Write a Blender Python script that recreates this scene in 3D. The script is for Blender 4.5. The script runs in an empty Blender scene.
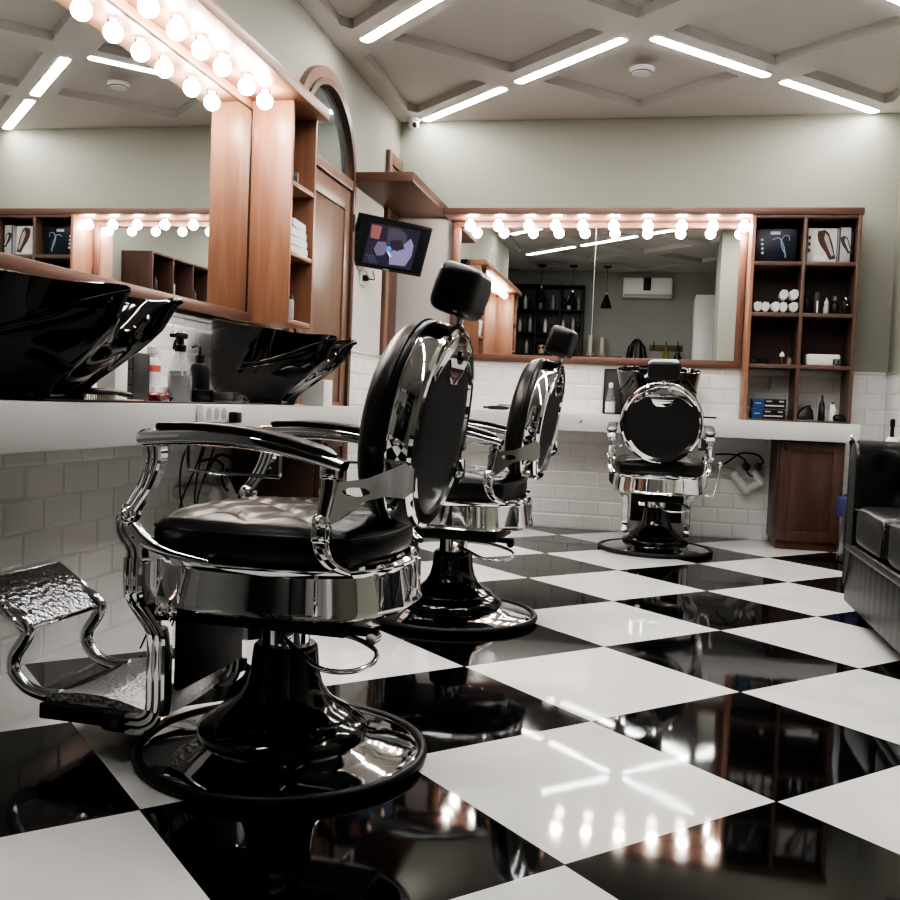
import bpy, bmesh, math, random
from mathutils import Vector, Matrix
random.seed(7)
PI = math.pi
scene = bpy.context.scene
COL = scene.collection

# ------------------------------------------------------------------ materials
def mat(name, base=(.5, .5, .5), rough=.5, metal=0., coat=0., emit=None, es=0., spec=.5, trans=0., ior=1.45, bump=None, alpha=None):
    m = bpy.data.materials.new(name); m.use_nodes = True
    nt = m.node_tree; b = nt.nodes['Principled BSDF']
    b.inputs['Base Color'].default_value = (*base, 1)
    b.inputs['Roughness'].default_value = rough
    b.inputs['Metallic'].default_value = metal
    b.inputs['Coat Weight'].default_value = coat
    b.inputs['Coat Roughness'].default_value = .04
    b.inputs['Specular IOR Level'].default_value = spec
    b.inputs['Transmission Weight'].default_value = trans
    b.inputs['IOR'].default_value = ior
    if emit:
        b.inputs['Emission Color'].default_value = (*emit, 1); b.inputs['Emission Strength'].default_value = es
    if bump:
        sc, st, kind = bump
        tc = nt.nodes.new('ShaderNodeTexCoord')
        if kind == 'voronoi':
            t = nt.nodes.new('ShaderNodeTexVoronoi'); t.inputs['Scale'].default_value = sc
            out = t.outputs['Distance']
        else:
            t = nt.nodes.new('ShaderNodeTexNoise'); t.inputs['Scale'].default_value = sc; t.inputs['Detail'].default_value = 4
            out = t.outputs['Fac']
        nt.links.new(tc.outputs['Object'], t.inputs['Vector'])
        bp = nt.nodes.new('ShaderNodeBump'); bp.inputs['Strength'].default_value = st; bp.inputs['Distance'].default_value = .004
        nt.links.new(out, bp.inputs['Height']); nt.links.new(bp.outputs['Normal'], b.inputs['Normal'])
    return m

def wood(name, c1, c2, axis, rough=.38):
    m = mat(name, c1, rough); nt = m.node_tree; b = nt.nodes['Principled BSDF']
    tc = nt.nodes.new('ShaderNodeTexCoord'); mp = nt.nodes.new('ShaderNodeMapping')
    s = [22., 22., 22.]; s[axis] = 1.6
    mp.inputs['Scale'].default_value = s
    n = nt.nodes.new('ShaderNodeTexNoise'); n.inputs['Scale'].default_value = 1.; n.inputs['Detail'].default_value = 6; n.inputs['Distortion'].default_value = 1.2
    r = nt.nodes.new('ShaderNodeValToRGB'); r.color_ramp.elements[0].position = .3; r.color_ramp.elements[1].position = .72
    r.color_ramp.elements[0].color = (*c2, 1); r.color_ramp.elements[1].color = (*c1, 1)
    nt.links.new(tc.outputs['Object'], mp.inputs['Vector']); nt.links.new(mp.outputs['Vector'], n.inputs['Vector'])
    nt.links.new(n.outputs['Fac'], r.inputs['Fac']); nt.links.new(r.outputs['Color'], b.inputs['Base Color'])
    return m

def tile_mat(name, axes, w=.2, h=.1, c=(.88, .875, .86)):
    m = mat(name, c, .09, coat=.3); nt = m.node_tree; b = nt.nodes['Principled BSDF']
    tc = nt.nodes.new('ShaderNodeTexCoord'); sp = nt.nodes.new('ShaderNodeSeparateXYZ'); cb = nt.nodes.new('ShaderNodeCombineXYZ')
    nt.links.new(tc.outputs['Object'], sp.inputs[0])
    nt.links.new(sp.outputs[axes[0]], cb.inputs[0]); nt.links.new(sp.outputs[axes[1]], cb.inputs[1])
    def brick(mort, smooth):
        br = nt.nodes.new('ShaderNodeTexBrick'); br.inputs['Scale'].default_value = 1.
        br.inputs['Brick Width'].default_value = w; br.inputs['Row Height'].default_value = h
        br.inputs['Mortar Size'].default_value = mort; br.inputs['Mortar Smooth'].default_value = smooth
        br.inputs['Color1'].default_value = (*c, 1); br.inputs['Color2'].default_value = tuple(x * .95 for x in c) + (1,)
        br.inputs['Mortar'].default_value = tuple(x * .78 for x in c) + (1,)
        nt.links.new(cb.outputs[0], br.inputs['Vector']); return br
    br = brick(.0016, .1); b2 = brick(.013, 1.)
    nt.links.new(br.outputs['Color'], b.inputs['Base Color'])
    n = nt.nodes.new('ShaderNodeTexNoise'); n.inputs['Scale'].default_value = 9.; nt.links.new(tc.outputs['Object'], n.inputs['Vector'])
    ma = nt.nodes.new('ShaderNodeMath'); ma.operation = 'MULTIPLY_ADD'; ma.inputs[1].default_value = -1.
    nt.links.new(b2.outputs['Fac'], ma.inputs[0])
    mb = nt.nodes.new('ShaderNodeMath'); mb.operation = 'MULTIPLY'; mb.inputs[1].default_value = .25
    nt.links.new(n.outputs['Fac'], mb.inputs[0]); nt.links.new(mb.outputs[0], ma.inputs[2])
    bp = nt.nodes.new('ShaderNodeBump'); bp.inputs['Strength'].default_value = .5; bp.inputs['Distance'].default_value = .006
    nt.links.new(ma.outputs[0], bp.inputs['Height']); nt.links.new(bp.outputs['Normal'], b.inputs['Normal'])
    return m

def floor_mat():
    m = mat('floor_tiles', (.8, .8, .8), .05); nt = m.node_tree; b = nt.nodes['Principled BSDF']
    L = nt.links.new
    tc = nt.nodes.new('ShaderNodeTexCoord'); mp = nt.nodes.new('ShaderNodeMapping')
    mp.vector_type = 'TEXTURE'
    mp.inputs['Location'].default_value = (0, 1.7706, 0); mp.inputs['Rotation'].default_value = (0, 0, PI / 4); mp.inputs['Scale'].default_value = (.6, .6, .6)
    L(tc.outputs['Object'], mp.inputs['Vector'])
    sp = nt.nodes.new('ShaderNodeSeparateXYZ'); L(mp.outputs['Vector'], sp.inputs[0])
    def math_(op, a, bb=None):
        n = nt.nodes.new('ShaderNodeMath'); n.operation = op
        for i, v in ((0, a), (1, bb)):
            if v is None: continue
            if isinstance(v, (int, float)): n.inputs[i].default_value = v
            else: L(v, n.inputs[i])
        return n.outputs[0]
    fx = math_('FLOOR', sp.outputs[0]); fy = math_('FLOOR', sp.outputs[1])
    par = math_('FLOORED_MODULO', math_('ADD', fx, fy), 2.)
    gx = math_('ABSOLUTE', math_('SUBTRACT', math_('FRACT', sp.outputs[0]), .5))
    gy = math_('ABSOLUTE', math_('SUBTRACT', math_('FRACT', sp.outputs[1]), .5))
    g = math_('GREATER_THAN', math_('MAXIMUM', gx, gy), .4972)
    n = nt.nodes.new('ShaderNodeTexNoise'); n.inputs['Scale'].default_value = 2.3; n.inputs['Detail'].default_value = 6; n.inputs['Distortion'].default_value = 1.5
    L(tc.outputs['Object'], n.inputs['Vector'])
    rp = nt.nodes.new('ShaderNodeValToRGB'); rp.color_ramp.elements[0].position = .25; rp.color_ramp.elements[1].position = .6
    rp.color_ramp.elements[0].color = (.74, .735, .72, 1); rp.color_ramp.elements[1].color = (.84, .83, .81, 1)
    L(n.outputs['Fac'], rp.inputs['Fac'])
    mx = nt.nodes.new('ShaderNodeMix'); mx.data_type = 'RGBA'
    L(par, mx.inputs['Factor']); L(rp.outputs['Color'], mx.inputs['A']); mx.inputs['B'].default_value = (.004, .004, .0045, 1)
    m2 = nt.nodes.new('ShaderNodeMix'); m2.data_type = 'RGBA'
    L(g, m2.inputs['Factor']); L(mx.outputs['Result'], m2.inputs['A']); m2.inputs['B'].default_value = (.03, .03, .03, 1)
    L(m2.outputs['Result'], b.inputs['Base Color'])
    nb = nt.nodes.new('ShaderNodeTexNoise'); nb.inputs['Scale'].default_value = 5.; nb.inputs['Detail'].default_value = 2
    L(tc.outputs['Object'], nb.inputs['Vector'])
    h = math_('SUBTRACT', math_('MULTIPLY', nb.outputs['Fac'], .35), g)
    bp = nt.nodes.new('ShaderNodeBump'); bp.inputs['Strength'].default_value = .25; bp.inputs['Distance'].default_value = .003
    L(h, bp.inputs['Height']); L(bp.outputs['Normal'], b.inputs['Normal'])
    rr = nt.nodes.new('ShaderNodeMapRange'); L(n.outputs['Fac'], rr.inputs['Value'])
    rr.inputs['To Min'].default_value = .015; rr.inputs['To Max'].default_value = .075
    L(rr.outputs[0], b.inputs['Roughness'])
    return m

M = {}
M['floor'] = floor_mat()
M['paint'] = mat('wall_paint', (.335, .332, .285), .75, bump=(60, .05, 'noise'))
M['paint_bulblit'] = mat('wall_paint_bulblit', (.55, .53, .525), .7)
M['paint_dark'] = mat('wall_paint_dark', (.36, .365, .34), .8)
M['ceil'] = mat('ceiling_plaster', (.64, .625, .61), .85, bump=(50, .06, 'noise'))
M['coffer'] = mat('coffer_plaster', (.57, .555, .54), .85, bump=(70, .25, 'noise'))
M['tileL'] = tile_mat('subway_tiles_side', (1, 2))
M['tileB'] = tile_mat('subway_tiles_back', (0, 2))
M['tile_trim'] = mat('tile_trim', (.72, .72, .70), .1)
WC1, WC2 = (.36, .19, .125), (.27, .135, .085)
M['woodX'] = wood('wood_grain_x', WC1, WC2, 0)
M['woodY'] = wood('wood_grain_y', WC1, WC2, 1)
M['woodZ'] = wood('wood_grain_z', WC1, WC2, 2)
M['dwoodZ'] = wood('dark_wood_z', (.125, .068, .052), (.075, .040, .031), 2)
M['uwoodX'] = wood('unit_wood_x', (.165, .105, .082), (.115, .07, .055), 0)
M['uwoodZ'] = wood('unit_wood_z', (.165, .105, .082), (.115, .07, .055), 2)
M['pwoodX'] = wood('pelmet_wood_x', (.20, .112, .088), (.14, .076, .058), 0)
M['rwoodX'] = wood('rail_wood_x', (.20, .108, .082), (.14, .072, .054), 0)
M['rwoodY'] = wood('rail_wood_y', (.20, .108, .082), (.14, .072, .054), 1)
M['rwoodZ'] = wood('rail_wood_z', (.22, .12, .09), (.155, .08, .06), 2)
M['dwoodX'] = wood('dark_wood_x', (.15, .075, .052), (.10, .045, .03), 0)
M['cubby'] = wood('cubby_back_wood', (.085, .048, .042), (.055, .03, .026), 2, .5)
M['doorw'] = wood('door_wood', (.22, .135, .095), (.155, .09, .06), 2)
M['chrome'] = mat('chrome', (.80, .80, .81), .05, 1.)
M['chrome_soft'] = mat('brushed_chrome', (.62, .62, .63), .18, 1.)
M['ornate'] = mat('embossed_chrome', (.30, .30, .31), .2, 1., bump=(80, .55, 'voronoi'))
M['ornate_foot'] = mat('embossed_steel', (.62, .62, .63), .34, 1., bump=(95, .9, 'voronoi'))
M['mirror'] = mat('mirror_silver', (.88, .89, .885), .0, 1.)
M['leather'] = mat('black_leather', (.011, .011, .012), .32, bump=(260, .10, 'noise'))
M['leather_sofa'] = mat('black_sofa_leather', (.020, .0205, .021), .33, bump=(90, .15, 'noise'))
M['pleat'] = mat('pleated_sofa_leather', (.017, .0175, .018), .36)
def _pl(m):
    nt = m.node_tree; tc = nt.nodes.new('ShaderNodeTexCoord'); wv = nt.nodes.new('ShaderNodeTexWave'); wv.bands_direction = 'Y'; wv.inputs['Scale'].default_value = 3.6; wv.inputs['Distortion'].default_value = .6
    bp = nt.nodes.new('ShaderNodeBump'); bp.inputs['Strength'].default_value = .22; bp.inputs['Distance'].default_value = .006
    nt.links.new(tc.outputs['Object'], wv.inputs['Vector']); nt.links.new(wv.outputs['Fac'], bp.inputs['Height']); nt.links.new(bp.outputs['Normal'], nt.nodes['Principled BSDF'].inputs['Normal'])
_pl(M['pleat'])
M['leather_matte'] = mat('black_matte_leather', (.010, .010, .011), .5, bump=(300, .1, 'noise'))
M['enamel'] = mat('black_enamel', (.005, .005, .006), .1, coat=.5)
M['ceramic'] = mat('black_ceramic', (.004, .004, .0045), .05, coat=.1, spec=.4)
M['rubber'] = mat('black_rubber', (.012, .012, .012), .45)
M['blackp'] = mat('black_plastic', (.01, .01, .011), .3)
M['blackm'] = mat('black_metal', (.02, .02, .02), .4, .4)
M['white'] = mat('white_counter', (.66, .65, .635), .28)
M['whitep'] = mat('white_plastic', (.82, .82, .81), .3)
M['greyp'] = mat('grey_plastic', (.10, .10, .11), .35)
M['lgrey'] = mat('light_grey_plastic', (.45, .45, .45), .4)
M['steel'] = mat('steel', (.5, .5, .5), .25, 1.)
M['towel'] = mat('white_terry', (.78, .77, .75), .95, bump=(180, .8, 'noise'))
M['bulb'] = mat('lit_bulb', (1, 1, 1), .3, emit=(1., .90, .80), es=42.)
M['led'] = mat('lit_led', (1, 1, 1), .3, emit=(1., .985, .96), es=21.)
M['glass_clear'] = mat('clear_plastic', (.55, .57, .57), .06)
M['glass_clear'].node_tree.nodes['Principled BSDF'].inputs['Alpha'].default_value = .26
M['water'] = mat('tinted_liquid', (.12, .125, .13), .1)
M['pink'] = mat('pink_label', (.75, .16, .14), .4)
M['red'] = mat('dark_red', (.16, .012, .014), .25)
M['salmon'] = mat('salmon_plastic', (.45, .17, .13), .4)
M['blue'] = mat('blue_card', (.02, .07, .21), .4)
M['bluebag'] = mat('blue_bag', (.05, .058, .15), .35)
M['navy'] = mat('dark_navy_card', (.010, .014, .024), .35)
M['lightblue'] = mat('pale_blue_print', (.28, .36, .55), .4)
M['card'] = mat('white_card', (.74, .73, .71), .4)
M['maroon'] = mat('maroon_print', (.11, .045, .045), .35)
M['dgrey'] = mat('dark_grey', (.05, .05, .052), .4)
M['glassdark'] = mat('transom_glass', (.10, .11, .11), .04, spec=.9, coat=.5)
M['pipe'] = mat('grey_pipe', (.50, .49, .48), .4)
M['rack'] = mat('rack_wood', (.16, .13, .08), .6)
M['olive'] = mat('olive_cloth', (.30, .28, .08), .8)
M['cream'] = mat('cream_paper', (.70, .64, .54), .6)
M['bone'] = mat('bone', (.62, .50, .36), .5)
M['bottle_dark'] = mat('dark_bottle_glass', (.02, .03, .025), .08)
M['bottle_amber'] = mat('amber_bottle_glass', (.10, .045, .015), .08)
M['bottle_pale'] = mat('pale_bottle', (.45, .45, .42), .2)
M['screen'] = mat('screen_black', (.006, .006, .008), .2)
def emitter(n, c, s=1.): return mat(n, (0, 0, 0), .4, emit=c, es=s)
M['scr_base'] = emitter('screen_navy', (.010, .010, .020))
M['scr_red'] = emitter('screen_red', (.13, .045, .045))
M['scr_lav'] = emitter('screen_lavender', (.105, .088, .155))
M['scr_lav2'] = emitter('screen_mauve', (.07, .055, .09))
M['scr_grey'] = emitter('screen_grey', (.032, .028, .04))
M['scr_blue'] = emitter('screen_blue', (.03, .11, .42))
M['scr_white'] = emitter('screen_white', (.3, .33, .42))
M['scr_dark'] = emitter('screen_dark', (.018, .010, .018))

# ------------------------------------------------------------------ helpers
def new(): return bmesh.new()

def obj(name, bm, m, parent=None, smooth=True, loc=None, rot=None, angle=38):
    me = bpy.data.meshes.new(name)
    bmesh.ops.recalc_face_normals(bm, faces=bm.faces[:])
    bm.to_mesh(me); bm.free()
    ms = m if isinstance(m, (list, tuple)) else [m]
    for x in ms: me.materials.append(x)
    if smooth:
        me.polygons.foreach_set('use_smooth', [True] * len(me.polygons))
        me.set_sharp_from_angle(angle=math.radians(angle))
    o = bpy.data.objects.new(name, me); COL.objects.link(o)
    if parent: o.parent = parent
    if loc: o.location = loc
    if rot: o.rotation_euler = rot
    return o

def tag(o, label, cat, group=None):
    o['label'] = label; o['category'] = cat
    if group: o['group'] = group
    return o

def thing(name, label, cat, loc=(0, 0, 0), rz=0., group=None, rot=None):
    o = bpy.data.objects.new(name, None); COL.objects.link(o)
    o.empty_display_size = .1
    o.location = loc; o.rotation_euler = rot or (0, 0, rz)
    return tag(o, label, cat, group)

def struct(name, bm, m, parent=None, smooth=False):
    o = obj(name, bm, m, parent, smooth)
    if parent is None: o['kind'] = 'structure'
    return o

def copy_tree(o, parent=None):
    c = o.copy(); COL.objects.link(c)
    if parent: c.parent = parent
    for ch in list(o.children): copy_tree(ch, c)
    return c

def box(bm, lo, hi, bev=0., seg=2, mi=0, mtx=None):
    lo, hi = Vector(lo), Vector(hi)
    r = bmesh.ops.create_cube(bm, size=1.); vs = r['verts']
    bmesh.ops.scale(bm, vec=hi - lo, verts=vs); bmesh.ops.translate(bm, vec=(lo + hi) / 2, verts=vs)
    fs = list({f for v in vs for f in v.link_faces})
    if bev > 0:
        es = list({e for v in vs for e in v.link_edges})
        rr = bmesh.ops.bevel(bm, geom=es, offset=bev, segments=seg, profile=.5, affect='EDGES')
        fs = list(set([f for f in fs if f.is_valid] + rr['faces'])); vs = list({v for f in fs for v in f.verts})
    for f in fs: f.material_index = mi
    if mtx: bmesh.ops.transform(bm, matrix=mtx, verts=vs)
    return bm

def catmull(pts, n=6, closed=False):
    P = [Vector(p) for p in pts]
    if len(P) < 3: return P
    out = []; N = len(P)
    rng = range(N if closed else N - 1)
    for i in rng:
        if closed: a, b, c, d = P[i - 1], P[i], P[(i + 1) % N], P[(i + 2) % N]
        else: a, b, c, d = P[max(i - 1, 0)], P[i], P[i + 1], P[min(i + 2, N - 1)]
        for k in range(n):
            t = k / n
            out.append(.5 * ((2 * b) + (c - a) * t + (2 * a - 5 * b + 4 * c - d) * t * t + (3 * b - a - 3 * c + d) * t ** 3))
    if not closed: out.append(P[-1])
    return out

def rings(bm, rs, closed_ring=True, cap=True, loop=False, mi=0):
    V = [[bm.verts.new(p) for p in r] for r in rs]
    n = len(V[0]); m = len(V)
    for i in range(m if loop else m - 1):
        A, B = V[i], V[(i + 1) % m]
        for j in range(n if closed_ring else n - 1):
            k = (j + 1) % n
            f = bm.faces.new((A[j], A[k], B[k], B[j])); f.material_index = mi
    if cap and not loop:
        for r in (V[0], V[-1]):
            try: f = bm.faces.new(r); f.material_index = mi
            except ValueError: pass
    return V

def tube(bm, pts, r, seg=10, closed=False, smooth=6, mi=0):
    P = catmull(pts, smooth, closed) if smooth else [Vector(p) for p in pts]
    N = len(P); rad = r if callable(r) else (lambda t: r)
    T = []
    for i in range(N):
        a = P[i - 1] if (i or closed) else P[0]; b = P[(i + 1) % N] if (i < N - 1 or closed) else P[-1]
        T.append((b - a).normalized())
    n = T[0].orthogonal().normalized(); rs = []
    for i in range(N):
        n = (n - T[i] * n.dot(T[i])).normalized(); bb = T[i].cross(n)
        q = rad(i / max(1, N - 1))
        rs.append([P[i] + (n * math.cos(a) + bb * math.sin(a)) * q for a in [2 * PI * k / seg for k in range(seg)]])
    rings(bm, rs, loop=closed, mi=mi); return bm

def sweep(bm, pts, section, side=(0, 1, 0), smooth=6, scale=None, mi=0):
    """section: list of (a,b): a along the side vector, b along the normal = tangent x side"""
    P = catmull(pts, smooth) if smooth else [Vector(p) for p in pts]
    N = len(P); S0 = Vector(side); rs = []
    for i in range(N):
        t = (P[min(i + 1, N - 1)] - P[max(i - 1, 0)]).normalized()
        s = (S0 - t * S0.dot(t)).normalized(); n = t.cross(s)
        k = scale(i / (N - 1)) if scale else (1, 1)
        if not isinstance(k, tuple): k = (k, k)
        rs.append([P[i] + s * a * k[0] + n * b * k[1] for a, b in section])
    rings(bm, rs, mi=mi); return bm

def rrect(w, h, r, n=4):
    out = []
    for cx, cy, a0 in ((w / 2 - r, h / 2 - r, 0), (-w / 2 + r, h / 2 - r, PI / 2), (-w / 2 + r, -h / 2 + r, PI), (w / 2 - r, -h / 2 + r, 1.5 * PI)):
        for k in range(n + 1):
            a = a0 + PI / 2 * k / n
            out.append((cx + r * math.cos(a), cy + r * math.sin(a)))
    return out

def lathe(bm, prof, seg=48, c=(0, 0, 0), mi=0, mtx=None):
    c = Vector(c); rs = []
    for k in range(seg):
        a = 2 * PI * k / seg
        rs.append([c + Vector((r * math.cos(a), r * math.sin(a), z)) for r, z in prof])
    V = rings(bm, rs, closed_ring=False, cap=False, loop=True, mi=mi)
    for end in (0, -1):
        if prof[end][0] > 1e-6:
            f = bm.faces.new([r[end] for r in V]); f.material_index = mi
    vs = [v for r in V for v in r]
    if mtx: bmesh.ops.transform(bm, matrix=mtx, verts=vs)
    bmesh.ops.remove_doubles(bm, verts=[v for v in vs if v.is_valid], dist=1e-6)
    return bm

def prism(bm, outline, to3d, t0, t1, mi=0, bev=0.):
    """outline 2-D polygon; to3d(u,v,t) -> point"""
    A = [bm.verts.new(to3d(u, v, t0)) for u, v in outline]; B = [bm.verts.new(to3d(u, v, t1)) for u, v in outline]
    fs = [bm.faces.new(A), bm.faces.new(B)]
    for i in range(len(A)):
        j = (i + 1) % len(A); fs.append(bm.faces.new((A[i], A[j], B[j], B[i])))
    for f in fs: f.material_index = mi
    if bev:
        es = list(set(list(fs[0].edges) + list(fs[1].edges)))
        bmesh.ops.bevel(bm, geom=es, offset=bev, segments=2, profile=.5, affect='EDGES')
    return bm

def frame_prism(bm, outer, inner, to3d, t0, t1, mi=0):
    n = len(outer)
    V = {}
    for nm, o in (('o', outer), ('i', inner)):
        for t in (t0, t1): V[nm, t] = [bm.verts.new(to3d(u, v, t)) for u, v in o]
    for i in range(n):
        j = (i + 1) % n
        for q in ((V['o', t0], V['i', t0]), (V['o', t1], V['i', t1]), (V['o', t0], V['o', t1]), (V['i', t0], V['i', t1])):
            f = bm.faces.new((q[0][i], q[0][j], q[1][j], q[1][i])); f.material_index = mi
    return bm

def ball(bm, c, r, u=16, v=10, sc=(1, 1, 1), mi=0):
    rr = bmesh.ops.create_uvsphere(bm, u_segments=u, v_segments=v, radius=r)
    bmesh.ops.scale(bm, vec=Vector(sc), verts=rr['verts']); bmesh.ops.translate(bm, vec=Vector(c), verts=rr['verts'])
    for f in {f for w in rr['verts'] for f in w.link_faces}: f.material_index = mi
    return bm

def cyl(bm, a, b, r, seg=16, mi=0): return tube(bm, [a, b], r, seg, smooth=0, mi=mi)

def superball(bm, c, half, e=.45, nu=40, nv=24, mtx=None):
    """rounded block"""
    def sg(x, p): return math.copysign(abs(x) ** p, x)
    rs = []
    for j in range(1, nv):
        ph = -PI / 2 + PI * j / nv; r = []
        for i in range(nu):
            th = 2 * PI * i / nu
            p = Vector((half[0] * sg(math.cos(ph), e) * sg(math.cos(th), e), half[1] * sg(math.cos(ph), e) * sg(math.sin(th), e), half[2] * sg(math.sin(ph), e)))
            r.append((mtx @ p if mtx else p) + Vector(c))
        rs.append(r)
    rings(bm, rs); return bm

# ------------------------------------------------------------------ room shell
XL, XR, YB, YF, ZC = -1.70, 1.63, 6.83, -.80, 2.815
bm = new(); box(bm, (-2.2, -1.0, -.1), (1.9, 7.0, 0)); struct('floor', bm, M['floor'])

# ceiling: plaster lattice with sunken diamond coffers
bm = new()
P0, Q0, ST, GP = 5.325, 5.265, 1.504, .175
def pq(p, q, z): return Vector(((q - p) / 2, (q + p) / 2, z))
ps, qs = [], []
for k in range(-5, 6):
    ps += [P0 + ST * k - GP, P0 + ST * k + GP]; qs += [Q0 + ST * k - GP, Q0 + ST * k + GP]
for i in range(len(ps) - 1):
    for j in range(len(qs) - 1):
        a, b_, c, d = ps[i], ps[i + 1], qs[j], qs[j + 1]
        if not all(-2.6 < pq(x, y, 0).x < 2.6 for x in (a, b_) for y in (c, d)): continue
        if not (-2.6 < pq((a + b_) / 2, (c + d) / 2, 0).y < 8.6): continue
        co = [(a, c), (b_, c), (b_, d), (a, d)]
        hole = i % 2 == 1 and j % 2 == 1
        C2 = [pq(*x, 0).to_2d() for x in co]
        cen = sum(C2, Vector((0, 0))) / 4; R_ = (C2[0] - C2[2]).length / 2
        if hole and (cen.y + R_ > 6.78 or cen.y - R_ < YF or abs(cen.x + .03) > 1.6): hole = False
        if not hole:
            bm.faces.new([bm.verts.new((*q, ZC)) for q in C2]); continue
        poly = [cen + Vector(q) * R_ for q in ((1, 0), (0, 1), (-1, 0), (0, -1))]
        if abs(cen.x + .03) > 1.2:       # cut short of the side walls
            sg = -1 if cen.x < 0 else 1; cut = (XL + .11) if sg < 0 else (XR - .11); h = R_ - abs(cut - cen.x)
            out = [Vector((cut, cen.y - h)), Vector((cen.x + sg * R_, cen.y)), Vector((cut, cen.y + h))]
            bm.faces.new([bm.verts.new((*q, ZC)) for q in out])
            if (cut - cen.x) * sg > 0: poly = [cen + Vector((-sg * R_, 0)), cen + Vector((0, R_)), out[2], out[0], cen + Vector((0, -R_))]
            else: poly = [cen + Vector((-sg * R_, 0)), out[2], out[0]]
        bm.faces.new([bm.verts.new((*q, ZC + .055)) for q in poly])
        for k in range(len(poly)):
            a2, b2 = poly[k], poly[(k + 1) % len(poly)]
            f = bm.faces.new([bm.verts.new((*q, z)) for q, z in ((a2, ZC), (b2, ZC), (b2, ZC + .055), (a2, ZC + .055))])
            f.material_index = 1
bmesh.ops.remove_doubles(bm, verts=bm.verts[:], dist=1e-5)
struct('ceiling', bm, [M['ceil'], M['coffer']])
bm = new(); box(bm, (-2.6, -1.2, ZC + .09), (2.6, 7.4, ZC + .15)); struct('ceiling_slab', bm, M['ceil'])

bm = new()
box(bm, (XL - .15, 1.2, 0), (XL, YB, ZC + .1))
struct('wall_left', bm, M['paint'])
bm = new(); box(bm, (-2.15, YF, 0), (-2.0, 1.2, ZC + .1)); box(bm, (-2.15, 1.2, 0), (XL - .151, 1.35, ZC + .1)); struct('wall_left_recess', bm, M['paint_dark'])
bm = new(); box(bm, (XL - .15, YB, 0), (XR + .15, YB + .15, ZC + .1)); struct('wall_back', bm, M['paint'])
bm = new(); box(bm, (XR, YF, 0), (XR + .15, YB, ZC + .1)); struct('wall_right', bm, M['paint'])
bm = new(); box(bm, (-2.15, YF - .15, 0), (XR + .15, YF, ZC + .1)); struct('wall_front', bm, M['paint_dark'])
bm = new(); box(bm, (.83, 1.5, 0), (XR, 2.35, ZC + .1)); struct('wall_right_pillar', bm, M['paint'])

WT = 1.128
bm = new()
box(bm, (XL, 1.2, 0), (XL + .008, 4.665, WT)); box(bm, (XL, 5.715, 0), (XL + .008, 6.46, WT))
struct('trim_1', bm, M['tileL'])
bm = new()
for a, b_ in ((1.2, 4.665), (5.716, 6.46)): box(bm, (XL, a, WT), (XL + .018, b_, WT + .018), .006)
struct('trim_2', bm, M['tile_trim'], smooth=True)
bm = new(); box(bm, (XL + .01, YB - .008, 0), (XR, YB, WT)); struct('trim_3', bm, M['tileB'])
bm = new(); box(bm, (XL + .02, YB - .018, WT), (XR, YB, WT + .018), .006); struct('trim_4', bm, M['tile_trim'], smooth=True)
bm = new(); box(bm, (XR - .008, 2.36, 0), (XR, YB - .01, WT)); struct('trim_5', bm, M['tileL'])
bm = new(); box(bm, (XR - .018, 2.36, WT), (XR, YB - .02, WT + .018), .006); struct('trim_6', bm, M['tile_trim'], smooth=True)
# same wall paint under the corner hood, bulb light put into its colour
bm = new(); box(bm, (XL + .001, YB - .004, WT + .02), (-1.285, YB, 2.13)); struct('trim_7', bm, M['paint_bulblit'])
bm = new(); box(bm, (XL, 5.716, WT + .02), (XL + .004, 6.455, 2.13)); struct('trim_8', bm, M['paint_bulblit'])

# arched door on the left wall
DC, DR, DZ = 5.19, .525, 2.10
def arch(r, zb, n=28): return [(DC + r, zb)] + [(DC + r * math.cos(PI * k / n), DZ + r * math.sin(PI * k / n)) for k in range(n + 1)] + [(DC - r, zb)]
lw = lambda u, v, t: Vector((XL + t, u, v))
bm = new(); frame_prism(bm, arch(DR, 0), arch(DR - .085, 0.001), lw, 0, .035); d1 = struct('door_1', bm, M['doorw'])
bm = new(); frame_prism(bm, arch(DR - .06, 0), arch(DR - .095, .001), lw, .036, .05); obj('casing', bm, M['dwoodZ'], d1, False)
bm = new(); prism(bm, [p for p in arch(DR - .09, 2.13) if p[1] >= 2.12], lw, .004, .01); obj('transom_glass', bm, M['glassdark'], d1, False)
bm = new()
y0, y1 = DC - DR + .09, DC + DR - .09
box(bm, (XL + .002, y0, .01), (XL + .022, y1, 2.06), .003)
for a, b_, c, d in ((y0, y0 + .10, .01, 2.06), (y1 - .10, y1, .01, 2.06), (y0 + .1, y1 - .1, 1.94, 2.06), (y0 + .1, y1 - .1, .70, .82), (y0 + .1, y1 - .1, .01, .18)):
    box(bm, (XL + .02, a, c), (XL + .032, b_, d), .004)
obj('door_leaf', bm, M['doorw'], d1)
bm = new(); box(bm, (XL + .002, y0 - .01, 2.065), (XL + .045, y1 + .01, 2.125), .004); obj('transom_bar', bm, M['doorw'], d1)
for z in (.4, 1.15, 1.88):
    bm = new(); cyl(bm, (XL + .048, y1 + .006, z - .05), (XL + .048, y1 + .006, z + .05), .011, 10); obj('hinge', bm, M['blackm'], d1)
# narrow panelled door in the far corner
bm = new()
for a, b_, c, d in ((6.465, 6.545, 0, 2.53), (6.545, 6.81, 2.45, 2.53)): box(bm, (XL, a, c), (XL + .03, b_, d), .004)
d2 = struct('door_2', bm, M['doorw'], smooth=True)
bm = new(); box(bm, (XL, 6.546, .01), (XL + .018, 6.81, 2.449), .003); obj('door_leaf', bm, M['dwoodZ'], d2)

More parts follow.
